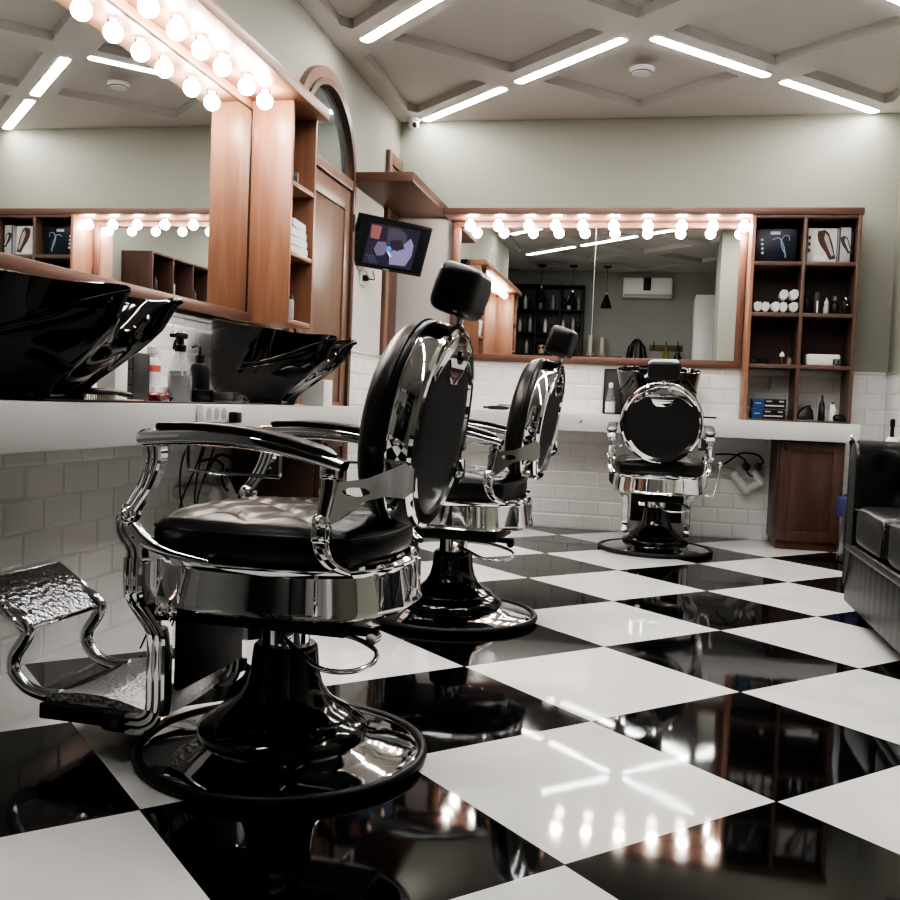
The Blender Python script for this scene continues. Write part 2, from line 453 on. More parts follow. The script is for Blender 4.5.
# ------------------------------------------------------------------ ceiling lights
def strip_obj(): 
    t = thing('led_strip', 'x', 'ceiling light', group='LED strips recessed along the ceiling lattice')
    bm = new(); sec = rrect(.925, .062, .02)
    prism(bm, sec, lambda u, v, tt: Vector((u, v, tt)), -.012, -.002); obj('diffuser', bm, M['led'], t)
    bm = new(); frame_prism(bm, rrect(.941, .078, .026), rrect(.925, .062, .02), lambda u, v, tt: Vector((u, v, tt)), -.009, -.001); obj('frame', bm, M['whitep'], t)
    return t
LS = [ # apex y, arm dir (sx, sy), arm position 0/1, label
 (5.385, -1, 1, 0, 'lit LED ceiling strip, inner left arm of the chevron above the far chair'),
 (5.385, -1, 1, 1, 'lit LED ceiling strip ending beside the dome camera in the far left corner'),
 (5.385, 1, 1, 0, 'lit LED ceiling strip, inner right arm of the chevron, just right of the smoke detector'),
 (5.385, 1, 1, 1, 'lit LED ceiling strip nearest the far right corner over the shelving unit'),
 (3.855, -1, 1, 1, 'lit LED ceiling strip cut by the photo\'s top edge, above the arched door'),
]
REST = 'lit LED ceiling strip overhead, shown only as a reflection in mirrors or floor'
for s_ in ((3.855, -1, 1, 0), (3.855, 1, 1, 0), (3.855, 1, 1, 1), (3.855, -1, -1, 0), (3.855, -1, -1, 1), (3.855, 1, -1, 0), (3.855, 1, -1, 1),
           (2.325, -1, -1, 0), (2.325, -1, -1, 1), (2.325, 1, 1, 0)):
    LS.append((*s_, REST))
proto = strip_obj()
for i, (ay, sx, sy, k, lab) in enumerate(LS):
    o = proto if i == 0 else copy_tree(proto)
    d = .403 + .752 * k
    o.location = (-.03 + sx * d, ay * .983 + sy * d, ZC); o.rotation_euler = (0, 0, PI / 4 if sx * sy > 0 else -PI / 4); o['label'] = lab

t = thing('smoke_detector', 'round white smoke detector on the ceiling between two LED strips', 'smoke detector', (-.015, 5.86, ZC))
bm = new(); lathe(bm, [(.072, 0), (.072, -.012), (.060, -.02), (.055, -.032), (.0, -.034)]); obj('housing', bm, M['whitep'], t)
bm = new(); lathe(bm, [(.058, -.0205), (.062, -.0245), (.0575, -.029)]); obj('vent', bm, M['greyp'], t)
t = thing('security_camera', 'white dome security camera in the upper left far corner', 'camera', (-1.585, 6.745, ZC))
bm = new(); lathe(bm, [(.045, 0), (.045, -.02), (.036, -.026), (0, -.026)]); obj('mount', bm, M['whitep'], t)
bm = new(); ball(bm, (0, 0, -.045), .038); obj('dome', bm, M['whitep'], t)
bm = new(); ball(bm, (.012, -.022, -.052), .02, sc=(1, 1, 1)); obj('lens', bm, M['blackp'], t)

# ------------------------------------------------------------------ left mirror bay
SZ = 2.145
t = thing('wall_mirror', 'large mirror over the left counter with wooden lower frame', 'mirror', (XL, 3.16, 1.16))
bm = new(); box(bm, (.005, -.98, .047), (.026, .98, .945)); obj('mirror_glass', bm, M['mirror'], t, False)
bm = new(); box(bm, (.005, -.98, 0), (.045, .988, .045), .003); obj('bottom_rail', bm, M['rwoodY'], t)
bm = new(); box(bm, (.005, -.98, .9455), (.03, .988, .984), .002); obj('top_rail', bm, M['woodY'], t)
bm = new(); box(bm, (.0262, -.98, .939), (.0302, .979, .9452)); obj('top_bead', bm, M['blackm'], t)
bm = new(); box(bm, (.005, .9802, .047), (.0285, .991, .945)); obj('shadow_gap', bm, M['blackm'], t)  # black strip standing in for the shadow gap between mirror and tower

def pelmet(name, lab, lo, hi, m):
    t = thing(name, lab, 'pelmet', ((lo[0] + hi[0]) / 2, (lo[1] + hi[1]) / 2, lo[2]))
    bm = new(); box(bm, (lo[0], lo[1], lo[2]), (hi[0], hi[1], hi[2]), .003); o = obj('board', bm, m, t); o.location = -Vector(t.location)
    return t
pl = pelmet('light_pelmet', 'wooden bulb pelmet running along the top of the left mirror', (XL + .001, 1.87, SZ), (-1.425, 4.475, SZ + .05), M['woodY'])
pb = pelmet('light_pelmet', 'wooden bulb pelmet along the top of the back mirror and shelving unit', (-1.30, 6.515, 2.107), (1.372, YB - .001, 2.15), M['pwoodX'])
t = thing('corner_hood', 'plain wooden hood board above the television in the far left corner', 'shelf', (XL, 5.7, 2.14))
bm = new(); box(bm, (.001, 0, 0), (.385, 1.128, .058), .003); obj('board', bm, M['dwoodX'], t)

def bulb():
    t = thing('light_bulb', 'x', 'light bulb')
    bm = new(); ball(bm, (0, 0, -.052), .034, 20, 14); obj('globe', bm, M['bulb'], t)
    bm = new(); lathe(bm, [(.024, 0), (.024, -.012), (.016, -.018), (.015, -.026), (.01, -.026)], 20); obj('socket', bm, M['chrome'], t)
    return t
bp = bulb()
by = [2.31, 2.50, 2.69, 2.884, 3.075, 3.257, 3.431, 3.656, 3.833, 4.02]
first = True
ORD = ['first', 'second', 'third', 'fourth', 'fifth', 'sixth', 'seventh', 'eighth', 'ninth', 'tenth', 'eleventh', 'twelfth']
for i, y in enumerate(reversed([2.31, 2.50, 2.69] + [2.884, 3.075, 3.257, 3.431, 3.656, 3.840])):
    o = bp if first else copy_tree(bp); first = False
    o.location = (-1.553, y * 1.041, SZ); o['group'] = 'bulbs over the left mirror'
    o['label'] = 'lit round bulb over the left mirror, %s from its far end' % ORD[i]
for i, x in enumerate([-1.138, -.944, -.735, -.555, -.374, -.168, .055, .274, .472, .668]):
    o = copy_tree(bp); o.location = (x, 6.655, 2.107); o['group'] = 'bulbs over the back mirror'
    o['label'] = 'lit round bulb over the back mirror, %s from the left' % ORD[i]

def tower(lab, y0, y1, panel_hi):
    """open narrow shelf tower against the left wall"""
    t = thing('shelf_tower', lab, 'shelf tower', (XL, y0, 1.165))
    W = y1 - y0; H = SZ - 1.166; D = .22
    for nm, a, b_ in (('side_panel', 0, .02), ('side_panel', W - .02, W)):
        bm = new(); box(bm, (.001, a, 0), (D, b_, H), .002); obj(nm, bm, M['woodZ'], t)
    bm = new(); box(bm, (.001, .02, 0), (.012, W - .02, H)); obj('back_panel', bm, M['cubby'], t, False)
    for z in (0, .305, .615):
        bm = new(); box(bm, (.012, .02, z), (D - .002, W - .02, z + .022), .002); obj('shelf', bm, M['woodY'], t)
    return t
tower('open wooden shelf tower at the far end of the left mirror', 4.152, 4.472, 0)
tower('open wooden shelf tower at the near end of the left mirror, shown reflected', 1.845, 2.145, 1)
# things in the far tower
sx = XL
for i in range(4):
    bm = new(); z = i * .0385
    sweep(bm, [(-.075, 0, 0), (.075, 0, 0)], [(a, b_) for a, b_ in rrect(.215, .036, .016)], smooth=0)
    o = obj('folded_towel', bm, M['towel']); o.location = (sx + .127, 4.313, 1.49 + .021 + z); o.rotation_euler = (0, 0, .05 * (i - 1.5))
    tag(o, 'folded white towel in the shelf tower by the arched door, %s from the bottom' % ORD[i], 'towel', 'folded towels in the tower')
t = thing('bottle', 'grey upright bottle on the lowest shelf of the tower by the arched door', 'bottle', (sx + .192, 4.235, 1.188))
bm = new(); lathe(bm, [(.022, 0), (.024, .004), (.024, .085), (.02, .09)], 20); obj('body', bm, M['lgrey'], t)
bm = new(); lathe(bm, [(.02, .09), (.02, .108), (.0, .11)], 20); obj('cap', bm, M['dgrey'], t)
t = thing('small_jar', 'small dark jar on the upper shelf of the tower by the arched door', 'jar', (sx + .19, 4.235, 1.803))
bm = new(); lathe(bm, [(.026, 0), (.028, .004), (.028, .026)], 20); obj('body', bm, M['dgrey'], t)
bm = new(); lathe(bm, [(.029, .026), (.029, .042), (.0, .044)], 20); obj('lid', bm, M['greyp'], t)

# ------------------------------------------------------------------ counters and base cabinets
CT = .803
t = tag(obj('counter', box(new(), (0, 0, -.115), (.437, 3.34, 0), .003), M['white']), 'long white wall counter under the left mirror', 'counter'); t.location = (XL + .009, 1.205, CT)
t = tag(obj('counter', box(new(), (0, 0, -.113), (3.075, .47, 0), .003), M['white']), 'long white wall counter under the back mirror', 'counter'); t.location = (XL + .01, 6.35, CT)

def cabinet(lab, loc, rz, w, d, h):
    t = thing('base_cabinet', lab, 'cabinet', loc, rz)
    bm = new(); box(bm, (-w / 2, 0, .05), (w / 2, d, h), .003); obj('carcass', bm, M['dwoodZ'], t)
    bm = new(); box(bm, (-w / 2 + .015, .012, 0), (w / 2 - .015, d, .05)); obj('plinth', bm, M['dwoodX'], t, False)
    bm = new(); g = .012
    box(bm, (-w / 2 + g, -.016, .06), (w / 2 - g, -.001, h - .01), .002)
    f = .06
    for a, b_, c, e in ((-w / 2 + g, -w / 2 + g + f, .06, h - .01), (w / 2 - g - f, w / 2 - g, .06, h - .01), (-w / 2 + g + f, w / 2 - g - f, h - .01 - f, h - .01), (-w / 2 + g + f, w / 2 - g - f, .06, .06 + f)):
        box(bm, (a, -.026, c), (b_, -.014, e), .004)
    dr = obj('door', bm, M['dwoodZ'], t)
    bm = new(); ball(bm, (-w / 2 + .045, -.036, h - .05), .012); obj('knob', bm, M['blackm'], dr)
    return t
cabinet('dark wooden cabinet under the right end of the back counter', (1.125, 6.45, 0), 0, .40, .36, .687)
cabinet('dark wooden cabinet under the far end of the left counter', (-1.30, 4.25, 0), -PI / 2 + PI, .40, .38, .686)

# ------------------------------------------------------------------ back mirror and shelving unit
t = thing('wall_mirror', 'wide framed mirror on the back wall above the counter', 'mirror', (-.29, YB - .02, 1.142))
for a, b_ in ((-.935, -.0015), (.0015, .945)):
    bm = new(); box(bm, (a, -.018, .05), (b_, 0, .925)); obj('mirror_glass', bm, M['mirror'], t, False)
bm = new(); box(bm, (-.0014, -.0185, .05), (.0014, 0, .925)); obj('seam', bm, M['lgrey'], t, False)
bm = new(); box(bm, (-.992, -.03, 0), (.995, .0, .049), .003); obj('bottom_rail', bm, M['rwoodX'], t)
bm = new(); box(bm, (-.992, -.03, .926), (.995, .0, .963), .003); obj('top_rail', bm, M['rwoodX'], t)
for a, b_ in ((-.992, -.936), (.946, .995)):
    bm = new(); box(bm, (a, -.03, .0495), (b_, .0, .9255), .003); obj('side_rail', bm, M['rwoodZ'], t)

UX0, UX1, UY0, UY1 = .708, 1.362, 6.52, YB - .022
t = thing('shelving_unit', 'wooden cubby shelving unit standing on the back counter, right of the mirror', 'shelving unit', (UX0, UY0, CT + .001))
W, D, H = UX1 - UX0, UY1 - UY0, 2.106 - CT - .001
for a, b_ in ((0, .022), (W - .022, W)):
    bm = new(); box(bm, (a, 0, 0), (b_, D, H), .002); obj('side_panel', bm, M['woodZ'] if a == 0 else M['uwoodZ'], t)  # bulb-facing panel takes the lighter wood: bulb light put into its colour
bm = new(); box(bm, (.311, .004, 0), (.333, D, H), .002); obj('divider', bm, M['uwoodZ'], t)
for z in (.0, .337, .663, .985):
    for a, b_ in ((.0225, .3105), (.3335, W - .0225)):
        bm = new(); box(bm, (a, .003, z), (b_, D - .012, z + (.012 if z == 0 else .025)), .002); obj('shelf', bm, M['uwoodX'], t)
bm = new(); box(bm, (.0225, .003, H - .02), (W - .0225, D - .012, H), .002); obj('top_panel', bm, M['uwoodX'], t)
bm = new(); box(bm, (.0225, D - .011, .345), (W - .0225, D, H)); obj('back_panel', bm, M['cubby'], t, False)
SH = [CT + .001 + z + th + .0005 for z, th in ((0, .012), (.337, .025), (.663, .025), (.985, .025))]

# clipper boxes on the top row
def clipper_print(bm, mi_body, mi_hi, s=1., ox=0., oz=0., y=-.0015):
    pts = [(-.046, .062), (-.038, .078), (-.004, .088), (.022, .066), (.046, .0), (.066, -.085), (.030, -.092), (.006, -.048), (-.022, -.012), (-.040, .024)]
    prism(bm, [(ox + a * s, oz + b_ * s) for a, b_ in pts], lambda u, v, tt: Vector((u, tt, v)), y, y + .0012, mi=mi_body)
    pts = [(.0, .068), (.018, .05), (.054, -.062), (.042, -.072), (.018, -.022), (-.006, .035)]
    prism(bm, [(ox + a * s, oz + b_ * s) for a, b_ in pts], lambda u, v, tt: Vector((u, tt, v)), y - .001, y + .0002, mi=mi_hi)
t = thing('product_box', 'black boxed hair clipper with bluish print in the top left cubby', 'box', (.862, 6.59, SH[3]), -.02)
bm = new(); box(bm, (-.125, 0, 0), (.125, .12, .215), .002); obj('carton', bm, M['navy'], t)
bm = new(); box(bm, (-.035, -.002, .178), (.025, -.0005, .197), mi=0)
for i in range(4): ball(bm, (-.085 + .002 * i, -.001, .145 - .028 * i), .009, 12, 8, (1, .1, 1), 0)
tube(bm, [(-.02, -.002, .145), (.02, -.002, .155), (.05, -.002, .10), (.062, -.002, .03)], .0035, 6, mi=1)
tube(bm, [(.03, -.002, .13), (.045, -.002, .165), (.075, -.002, .17), (.082, -.002, .14)], .003, 6, mi=1)
tube(bm, [(.03, -.002, .13), (.045, -.002, .08), (.066, -.002, .05)], .003, 6, mi=1)
obj('printed_front', bm, [M['lgrey'], M['lightblue']], t)
t = thing('product_box', 'white boxed hair clipper with maroon print in the top right cubby', 'box', (1.146, 6.605, SH[3]), .06)
bm = new(); box(bm, (-.089, 0, 0), (.089, .10, .222), .002); obj('carton', bm, M['card'], t)
bm = new(); clipper_print(bm, 0, 1, 1.05, .015, .12)
for i in range(3): box(bm, (-.086, -.002, .15 - .04 * i), (-.072, -.0005, .172 - .04 * i), mi=0)
box(bm, (-.03, -.002, .196), (.025, -.0005, .204), mi=0); box(bm, (-.05, -.002, .02), (.03, -.0005, .05), mi=2)
obj('printed_front', bm, [M['maroon'], M['lgrey'], M['whitep']], t)
t = thing('product_box', 'narrow grey and black trimmer box beside the white clipper box', 'box', (1.275, 6.575, SH[3]), .0)
bm = new(); box(bm, (-.035, 0, 0), (.035, .10, .222), .002); obj('carton', bm, M['lgrey'], t)
bm = new(); clipper_print(bm, 0, 1, .62, .002, .115); box(bm, (-.0345, -.002, .0), (-.026, -.0005, .222), mi=0); obj('printed_front', bm, [M['dgrey'], M['lgrey']], t)
t = tag(obj('product_box', box(new(), (-.011, 0, 0), (.011, .11, .20), .002), M['blackp']), 'thin black box at the far right of the top right cubby', 'box'); t.location = (1.3255, 6.60, SH[3])

# rolled towels
def roll(m=M['towel']):
    bm = new(); r0 = .028; pts = []
    n = 60
    for k in range(n):
        a = 2 * PI * 3.2 * k / n; r = .004 + .0205 * k / n
        pts.append((r * math.cos(a), r * math.sin(a)))
    th = .0026
    outer = []; inner = []
    for k, (x, z) in enumerate(pts):
        l = math.hypot(x, z); outer.append((x * (1 + th / l), z * (1 + th / l))); inner.append((x * (1 - th / l * .9), z * (1 - th / l * .9)))
    poly = outer + inner[::-1]
    rs = []
    for y, s in ((-.085, .93), (-.08, 1), (.08, 1), (.085, .93)): rs.append([(x * s, y, z * s) for x, z in poly])
    V = rings(bm, rs, cap=False)
    for r in (V[0], V[-1]):
        nn = len(outer)
        for k in range(nn - 1): bm.faces.new((r[k], r[k + 1], r[2 * nn - 2 - k], r[2 * nn - 1 - k]))
    cyl(bm, (0, -.075, 0), (0, .075, 0), .008, 8)
    return obj('rolled_towel', bm, m)
spots = [(.763, 0, 'bottom row, far left'), (.818, 0, 'bottom row, second from left'), (.873, 0, 'bottom row, middle'), (.928, 0, 'bottom row, second from right'), (.983, 0, 'bottom row, far right'), (.928, 1, 'upper left of the two on top'), (.983, 1, 'upper right of the two on top')]
r0 = None
for i, (x, lev, w) in enumerate(spots):
    o = roll() if r0 is None else r0.copy()
    if r0 is None: r0 = o
    else: COL.objects.link(o)
    o.location = (x, 6.635 + .01 * (i % 2), SH[2] + .0405 + lev * .079); o.rotation_euler = (0, 0, .05 * (-1) ** i); o.scale = (1.04, 1, 1.44)
    tag(o, 'rolled white towel in the cubby: ' + w, 'towel', 'rolled towels in the shelving unit')

# bottles and small tools
def lathe_bottle(name, lab, cat, loc, body, capm, prof, cap, group=None, label=None, pump=False, seg=24):
    t = thing(name, lab, cat, loc, group=group)
    bm = new(); lathe(bm, prof, seg); obj('body', bm, body, t)
    bm = new(); lathe(bm, cap, seg); 
    if pump:
        z = cap[-1][1]; cyl(bm, (0, 0, z - .002), (0, 0, z + .018), .004, 8); tube(bm, [(0, 0, z + .018), (-.012, 0, z + .022), (-.03, 0, z + .017)], .005, 8)
    obj('pump' if pump else 'cap', bm, capm, t)
    if label:
        r, a, b_ = label[:3]; bm = new(); lathe(bm, [(r + .0006, a), (r + .0006, b_)], seg); 
        bmesh.ops.delete(bm, geom=[f for f in bm.faces if len(f.verts) > 4], context='FACES_ONLY'); obj('label', bm, label[3], t)
    return t
def stdb(r, h, sh=.03, nr=.008): return [(r * .9, 0), (r, .004), (r, h - sh), (r * .8, h - sh * .4), (nr, h)]
lathe_bottle('bottle', 'tall black bottle with grey cap in the middle right cubby, leftmost', 'bottle', (1.074, 6.62, SH[2]), M['blackp'], M['dgrey'], stdb(.029, .125), [(.012, .125), (.012, .15), (0, .151)])
t = thing('hair_trimmer', 'dark trimmer standing upright with white strip, second in middle right cubby', 'trimmer', (1.135, 6.62, SH[2]))
bm = new(); superball(bm, (0, 0, .072), (.021, .018, .072), .6, 20, 14); obj('body', bm, M['dgrey'], t)
bm = new(); box(bm, (-.004, -.019, .01), (.006, -.014, .085), .001); obj('strip', bm, M['whitep'], t)
lathe_bottle('bottle', 'small clear spray bottle with white pump in the middle right cubby', 'bottle', (1.19, 6.60, SH[2]), M['lgrey'], M['whitep'], stdb(.017, .062, .016), [(.012, .062), (.014, .066), (.011, .085), (.005, .09), (.005, .105), (0, .106)])
lathe_bottle('bottle', 'black flip-top bottle next to the white pump bottle', 'bottle', (1.247, 6.63, SH[2]), M['blackp'], M['greyp'], stdb(.025, .085, .02), [(.017, .085), (.019, .106), (.009, .122), (0, .124)])
t = thing('shaver', 'black and chrome shaver at the right of the middle right cubby', 'shaver', (1.308, 6.61, SH[2]))
bm = new(); superball(bm, (0, 0, .046), (.022, .018, .046), .6, 20, 14); obj('body', bm, M['blackp'], t)
bm = new(); ball(bm, (0, -.008, .10), .014); ball(bm, (.006, -.014, .06), .008); obj('head', bm, M['chrome'], t)
lathe_bottle('bottle', 'small brown bottle with white pump in the lower left cubby', 'bottle', (.941, 6.62, SH[1]), M['bottle_amber'], M['whitep'], stdb(.014, .05, .012, .006), [(.008, .05), (.016, .052), (.014, .072), (.006, .08), (0, .088)])
lathe_bottle('glass', 'small clear glass right of the brown pump bottle', 'glass', (.99, 6.63, SH[1]), M['glass_clear'], M['glass_clear'], [(.012, 0), (.015, .003), (.015, .045)], [(.0152, .045), (.0152, .048), (.012, .048)])
t = thing('cable_coil', 'dark coiled cord lying in the lower left cubby', 'cord', (.82, 6.63, SH[1]))
bm = new(); tube(bm, [(.05 * math.cos(a) * (1 - .02 * k), .03 * math.sin(a), .006 + .003 * k) for k, a in enumerate([i * PI / 3 for i in range(14)])], .005, 8); tube(bm, [(.05, .0, .01), (.075, .0, .025), (.085, .0, .055)], .003, 6); obj('loops', bm, M['blackp'], t)
bm = new(); box(bm, (-.075, -.02, 0), (-.03, .02, .028), .005); obj('plug', bm, M['blackp'], t)
t = thing('dispenser_box', 'low white box with dark corner label in the lower right cubby', 'box', (1.19, 6.60, SH[1]))
bm = new(); box(bm, (-.105, 0, 0), (.105, .11, .075), .012, 3); obj('body', bm, M['whitep'], t)
bm = new(); box(bm, (.058, -.0015, .006), (.1, -.0003, .045), mi=0); tube(bm, [(.066, -.002, .012), (.085, -.002, .022), (.07, -.002, .03), (.092, -.002, .04)], .002, 6, mi=1); obj('label', bm, [M['dgrey'], M['lgrey']], t)
for i, z in enumerate((0, .066)):
    t = thing('product_box', ('lower' if i == 0 else 'upper') + ' of the two stacked black and blue cartons on the counter cubby', 'box', (.868 + .004 * i, 6.575, SH[0] + z), 0, 'black and blue cartons')
    bm = new(); box(bm, (-.105, 0, 0), (.105, .12, .062), .0015); obj('carton', bm, M['blackp'], t)
    bm = new(); box(bm, (-.10, -.0015, .002), (-.03, -.0003, .06)); obj('blue_end', bm, M['blue'], t, False)
    bm = new(); box(bm, (-.085, -.0022, .03), (-.048, -.0016, .036)); box(bm, (-.018, -.002, .042), (.018, -.0004, .05)); box(bm, (.06, -.002, .042), (.09, -.0004, .052)); box(bm, (-.025, -.002, .014), (.092, -.0004, .024)); obj('print', bm, M['lgrey'], t, False)
t = thing('hand_mirror', 'black rounded hand mirror leaning in the bottom right cubby', 'mirror', (1.112, 6.64, SH[0]))
bm = new(); prism(bm, [(-.06, .005), (-.055, .045), (-.02, .085), (.02, .10), (.04, .06), (.045, .005)], lambda u, v, tt: Vector((u, tt + v * .3, v)), -.03, .0, bev=.008); obj('shell', bm, M['blackp'], t)
bm = new(); cyl(bm, (.0, -.02, .012), (-.01, -.055, .012), .009, 10); obj('handle', bm, M['blackp'], t)
t = thing('hair_trimmer', 'slim black trimmer standing upright in the bottom right cubby', 'trimmer', (1.198, 6.60, SH[0]))
bm = new(); lathe(bm, [(.021, 0), (.022, .02), (.018, .09), (.014, .115), (.006, .13), (.005, .165), (0, .166)], 20); obj('body', bm, M['blackp'], t)
bm = new(); box(bm, (-.004, -.023, .05), (.006, -.017, .09), .001); obj('switch', bm, M['greyp'], t)
t = thing('hair_trimmer', 'white and black trimmer standing beside the slim black one', 'trimmer', (1.262, 6.60, SH[0]))
bm = new(); prism(bm, [(-.02, 0), (.016, 0), (.019, .08), (.008, .108), (-.012, .115), (-.016, .06)], lambda u, v, tt: Vector((u, tt, v)), -.014, .014, bev=.005); obj('body', bm, M['whitep'], t)
bm = new(); box(bm, (-.012, -.02, .112), (.004, .01, .122), .002); obj('blade', bm, M['blackp'], t)
t = thing('comb_attachment', 'low black clipper guard heap at the right of the bottom right cubby', 'clipper guard', (1.303, 6.585, SH[0]))
bm = new(); superball(bm, (-.005, 0, .022), (.034, .03, .022), .7, 20, 12); box(bm, (-.03, -.035, .002), (.028, -.02, .03), .006); obj('body', bm, M['blackp'], t)

# ------------------------------------------------------------------ television
P_tl, P_tr, P_bl = Vector((-1.640, 5.74, 1.962)), Vector((-1.275, 6.11, 1.937)), Vector((-1.705, 5.825, 1.662))
u = (P_tr - P_tl); w_ = u.length; u.normalize(); v = (P_bl - P_tl); v = (v - u * v.dot(u)); h_ = v.length; v.normalize(); n = u.cross(-v)
if n.y > 0: n = -n
tv = thing('television', 'small black flat television tilted on a bracket on the left wall, picture lit', 'television')
tv.matrix_world = Matrix((( *[u.x, -v.x, n.x], P_tl.x), (*[u.y, -v.y, n.y], P_tl.y), (*[u.z, -v.z, n.z], P_tl.z), (0, 0, 0, 1)))
bm = new(); box(bm, (0, -h_, -.035), (w_, 0, 0), .004); obj('casing', bm, M['blackp'], tv)
bm = new(); box(bm, (.012, -h_ + .016, .0005), (w_ - .012, -.012, .0012)); sc_ = obj('screen', bm, M['screen'], tv, False)
def sp(bm, pts, t_, mi): prism(bm, [(a * w_, -b_ * h_) for a, b_ in pts], lambda a, b_, tt: Vector((a, b_, tt)), t_, t_ + .0003, mi=mi)
bm = new()
sp(bm, [(.16, .13), (.84, .10), (.84, .90), (.16, .92)], .0014, 0)
sp(bm, [(.17, .16), (.31, .16), (.31, .42), (.19, .42)], .0018, 1)
sp(bm, [(.31, .15), (.40, .15), (.40, .42), (.31, .42)], .0018, 7)
sp(bm, [(.40, .16), (.55, .14), (.66, .22), (.70, .40), (.55, .58), (.42, .46)], .0018, 4)
sp(bm, [(.48, .62), (.62, .50), (.73, .28), (.79, .40), (.80, .62), (.74, .84), (.52, .86), (.50, .72)], .0021, 2)
sp(bm, [(.46, .40), (.60, .34), (.68, .50), (.58, .58), (.48, .52)], .0024, 7)
sp(bm, [(.30, .46), (.40, .44), (.46, .56), (.42, .70), (.33, .74), (.27, .62)], .0021, 3)
sp(bm, [(.20, .46), (.28, .50), (.25, .70), (.19, .66)], .0018, 7)
sp(bm, [(.43, .53), (.47, .50), (.51, .56), (.48, .62), (.44, .61)], .0027, 5)
sp(bm, [(.45, .62), (.47, .61), (.53, .70), (.51, .72)], .0027, 6)
for i in range(9):
    a = .19 + .03 * (i % 3) + .01 * i; b_ = .74 + .05 * (i // 3); sp(bm, [(a, b_), (a + .018, b_), (a + .018, b_ + .03), (a, b_ + .03)], .0021, 3)
obj('picture', bm, [M['scr_base'], M['scr_red'], M['scr_lav'], M['scr_lav2'], M['scr_grey'], M['scr_blue'], M['scr_white'], M['scr_dark']], sc_, False)
bm = new(); box(bm, (w_ * .46, -h_ + .005, .0003), (w_ * .54, -h_ + .011, .0016)); obj('logo_strip', bm, M['lgrey'], tv, False)
t = thing('television_bracket', 'black swivel wall bracket behind the television\'s left edge', 'bracket', (XL + .0045, 5.765, 1.84))
bm = new(); box(bm, (0, -.03, -.06), (.012, .03, .06), .003); obj('wall_plate', bm, M['blackm'], t)
bm = new(); tube(bm, [(.012, -.01, 0), (.022, -.005, 0), (.030, .0, -.002)], .013, 10); obj('arm', bm, M['blackm'], t)
t = thing('wall_socket', 'white wall socket with black plug just under the television', 'socket', (XL + .0045, 5.985, 1.60))
bm = new(); box(bm, (0, -.045, -.045), (.01, .045, .045), .004); obj('plate', bm, M['whitep'], t)
bm = new(); box(bm, (.0105, -.02, -.015), (.045, .015, .02), .006); tube(bm, [(.045, 0, 0), (.07, .04, .0), (.05, .10, .03), (.03, .14, .07)], .004, 8); obj('plug', bm, M['blackp'], t)

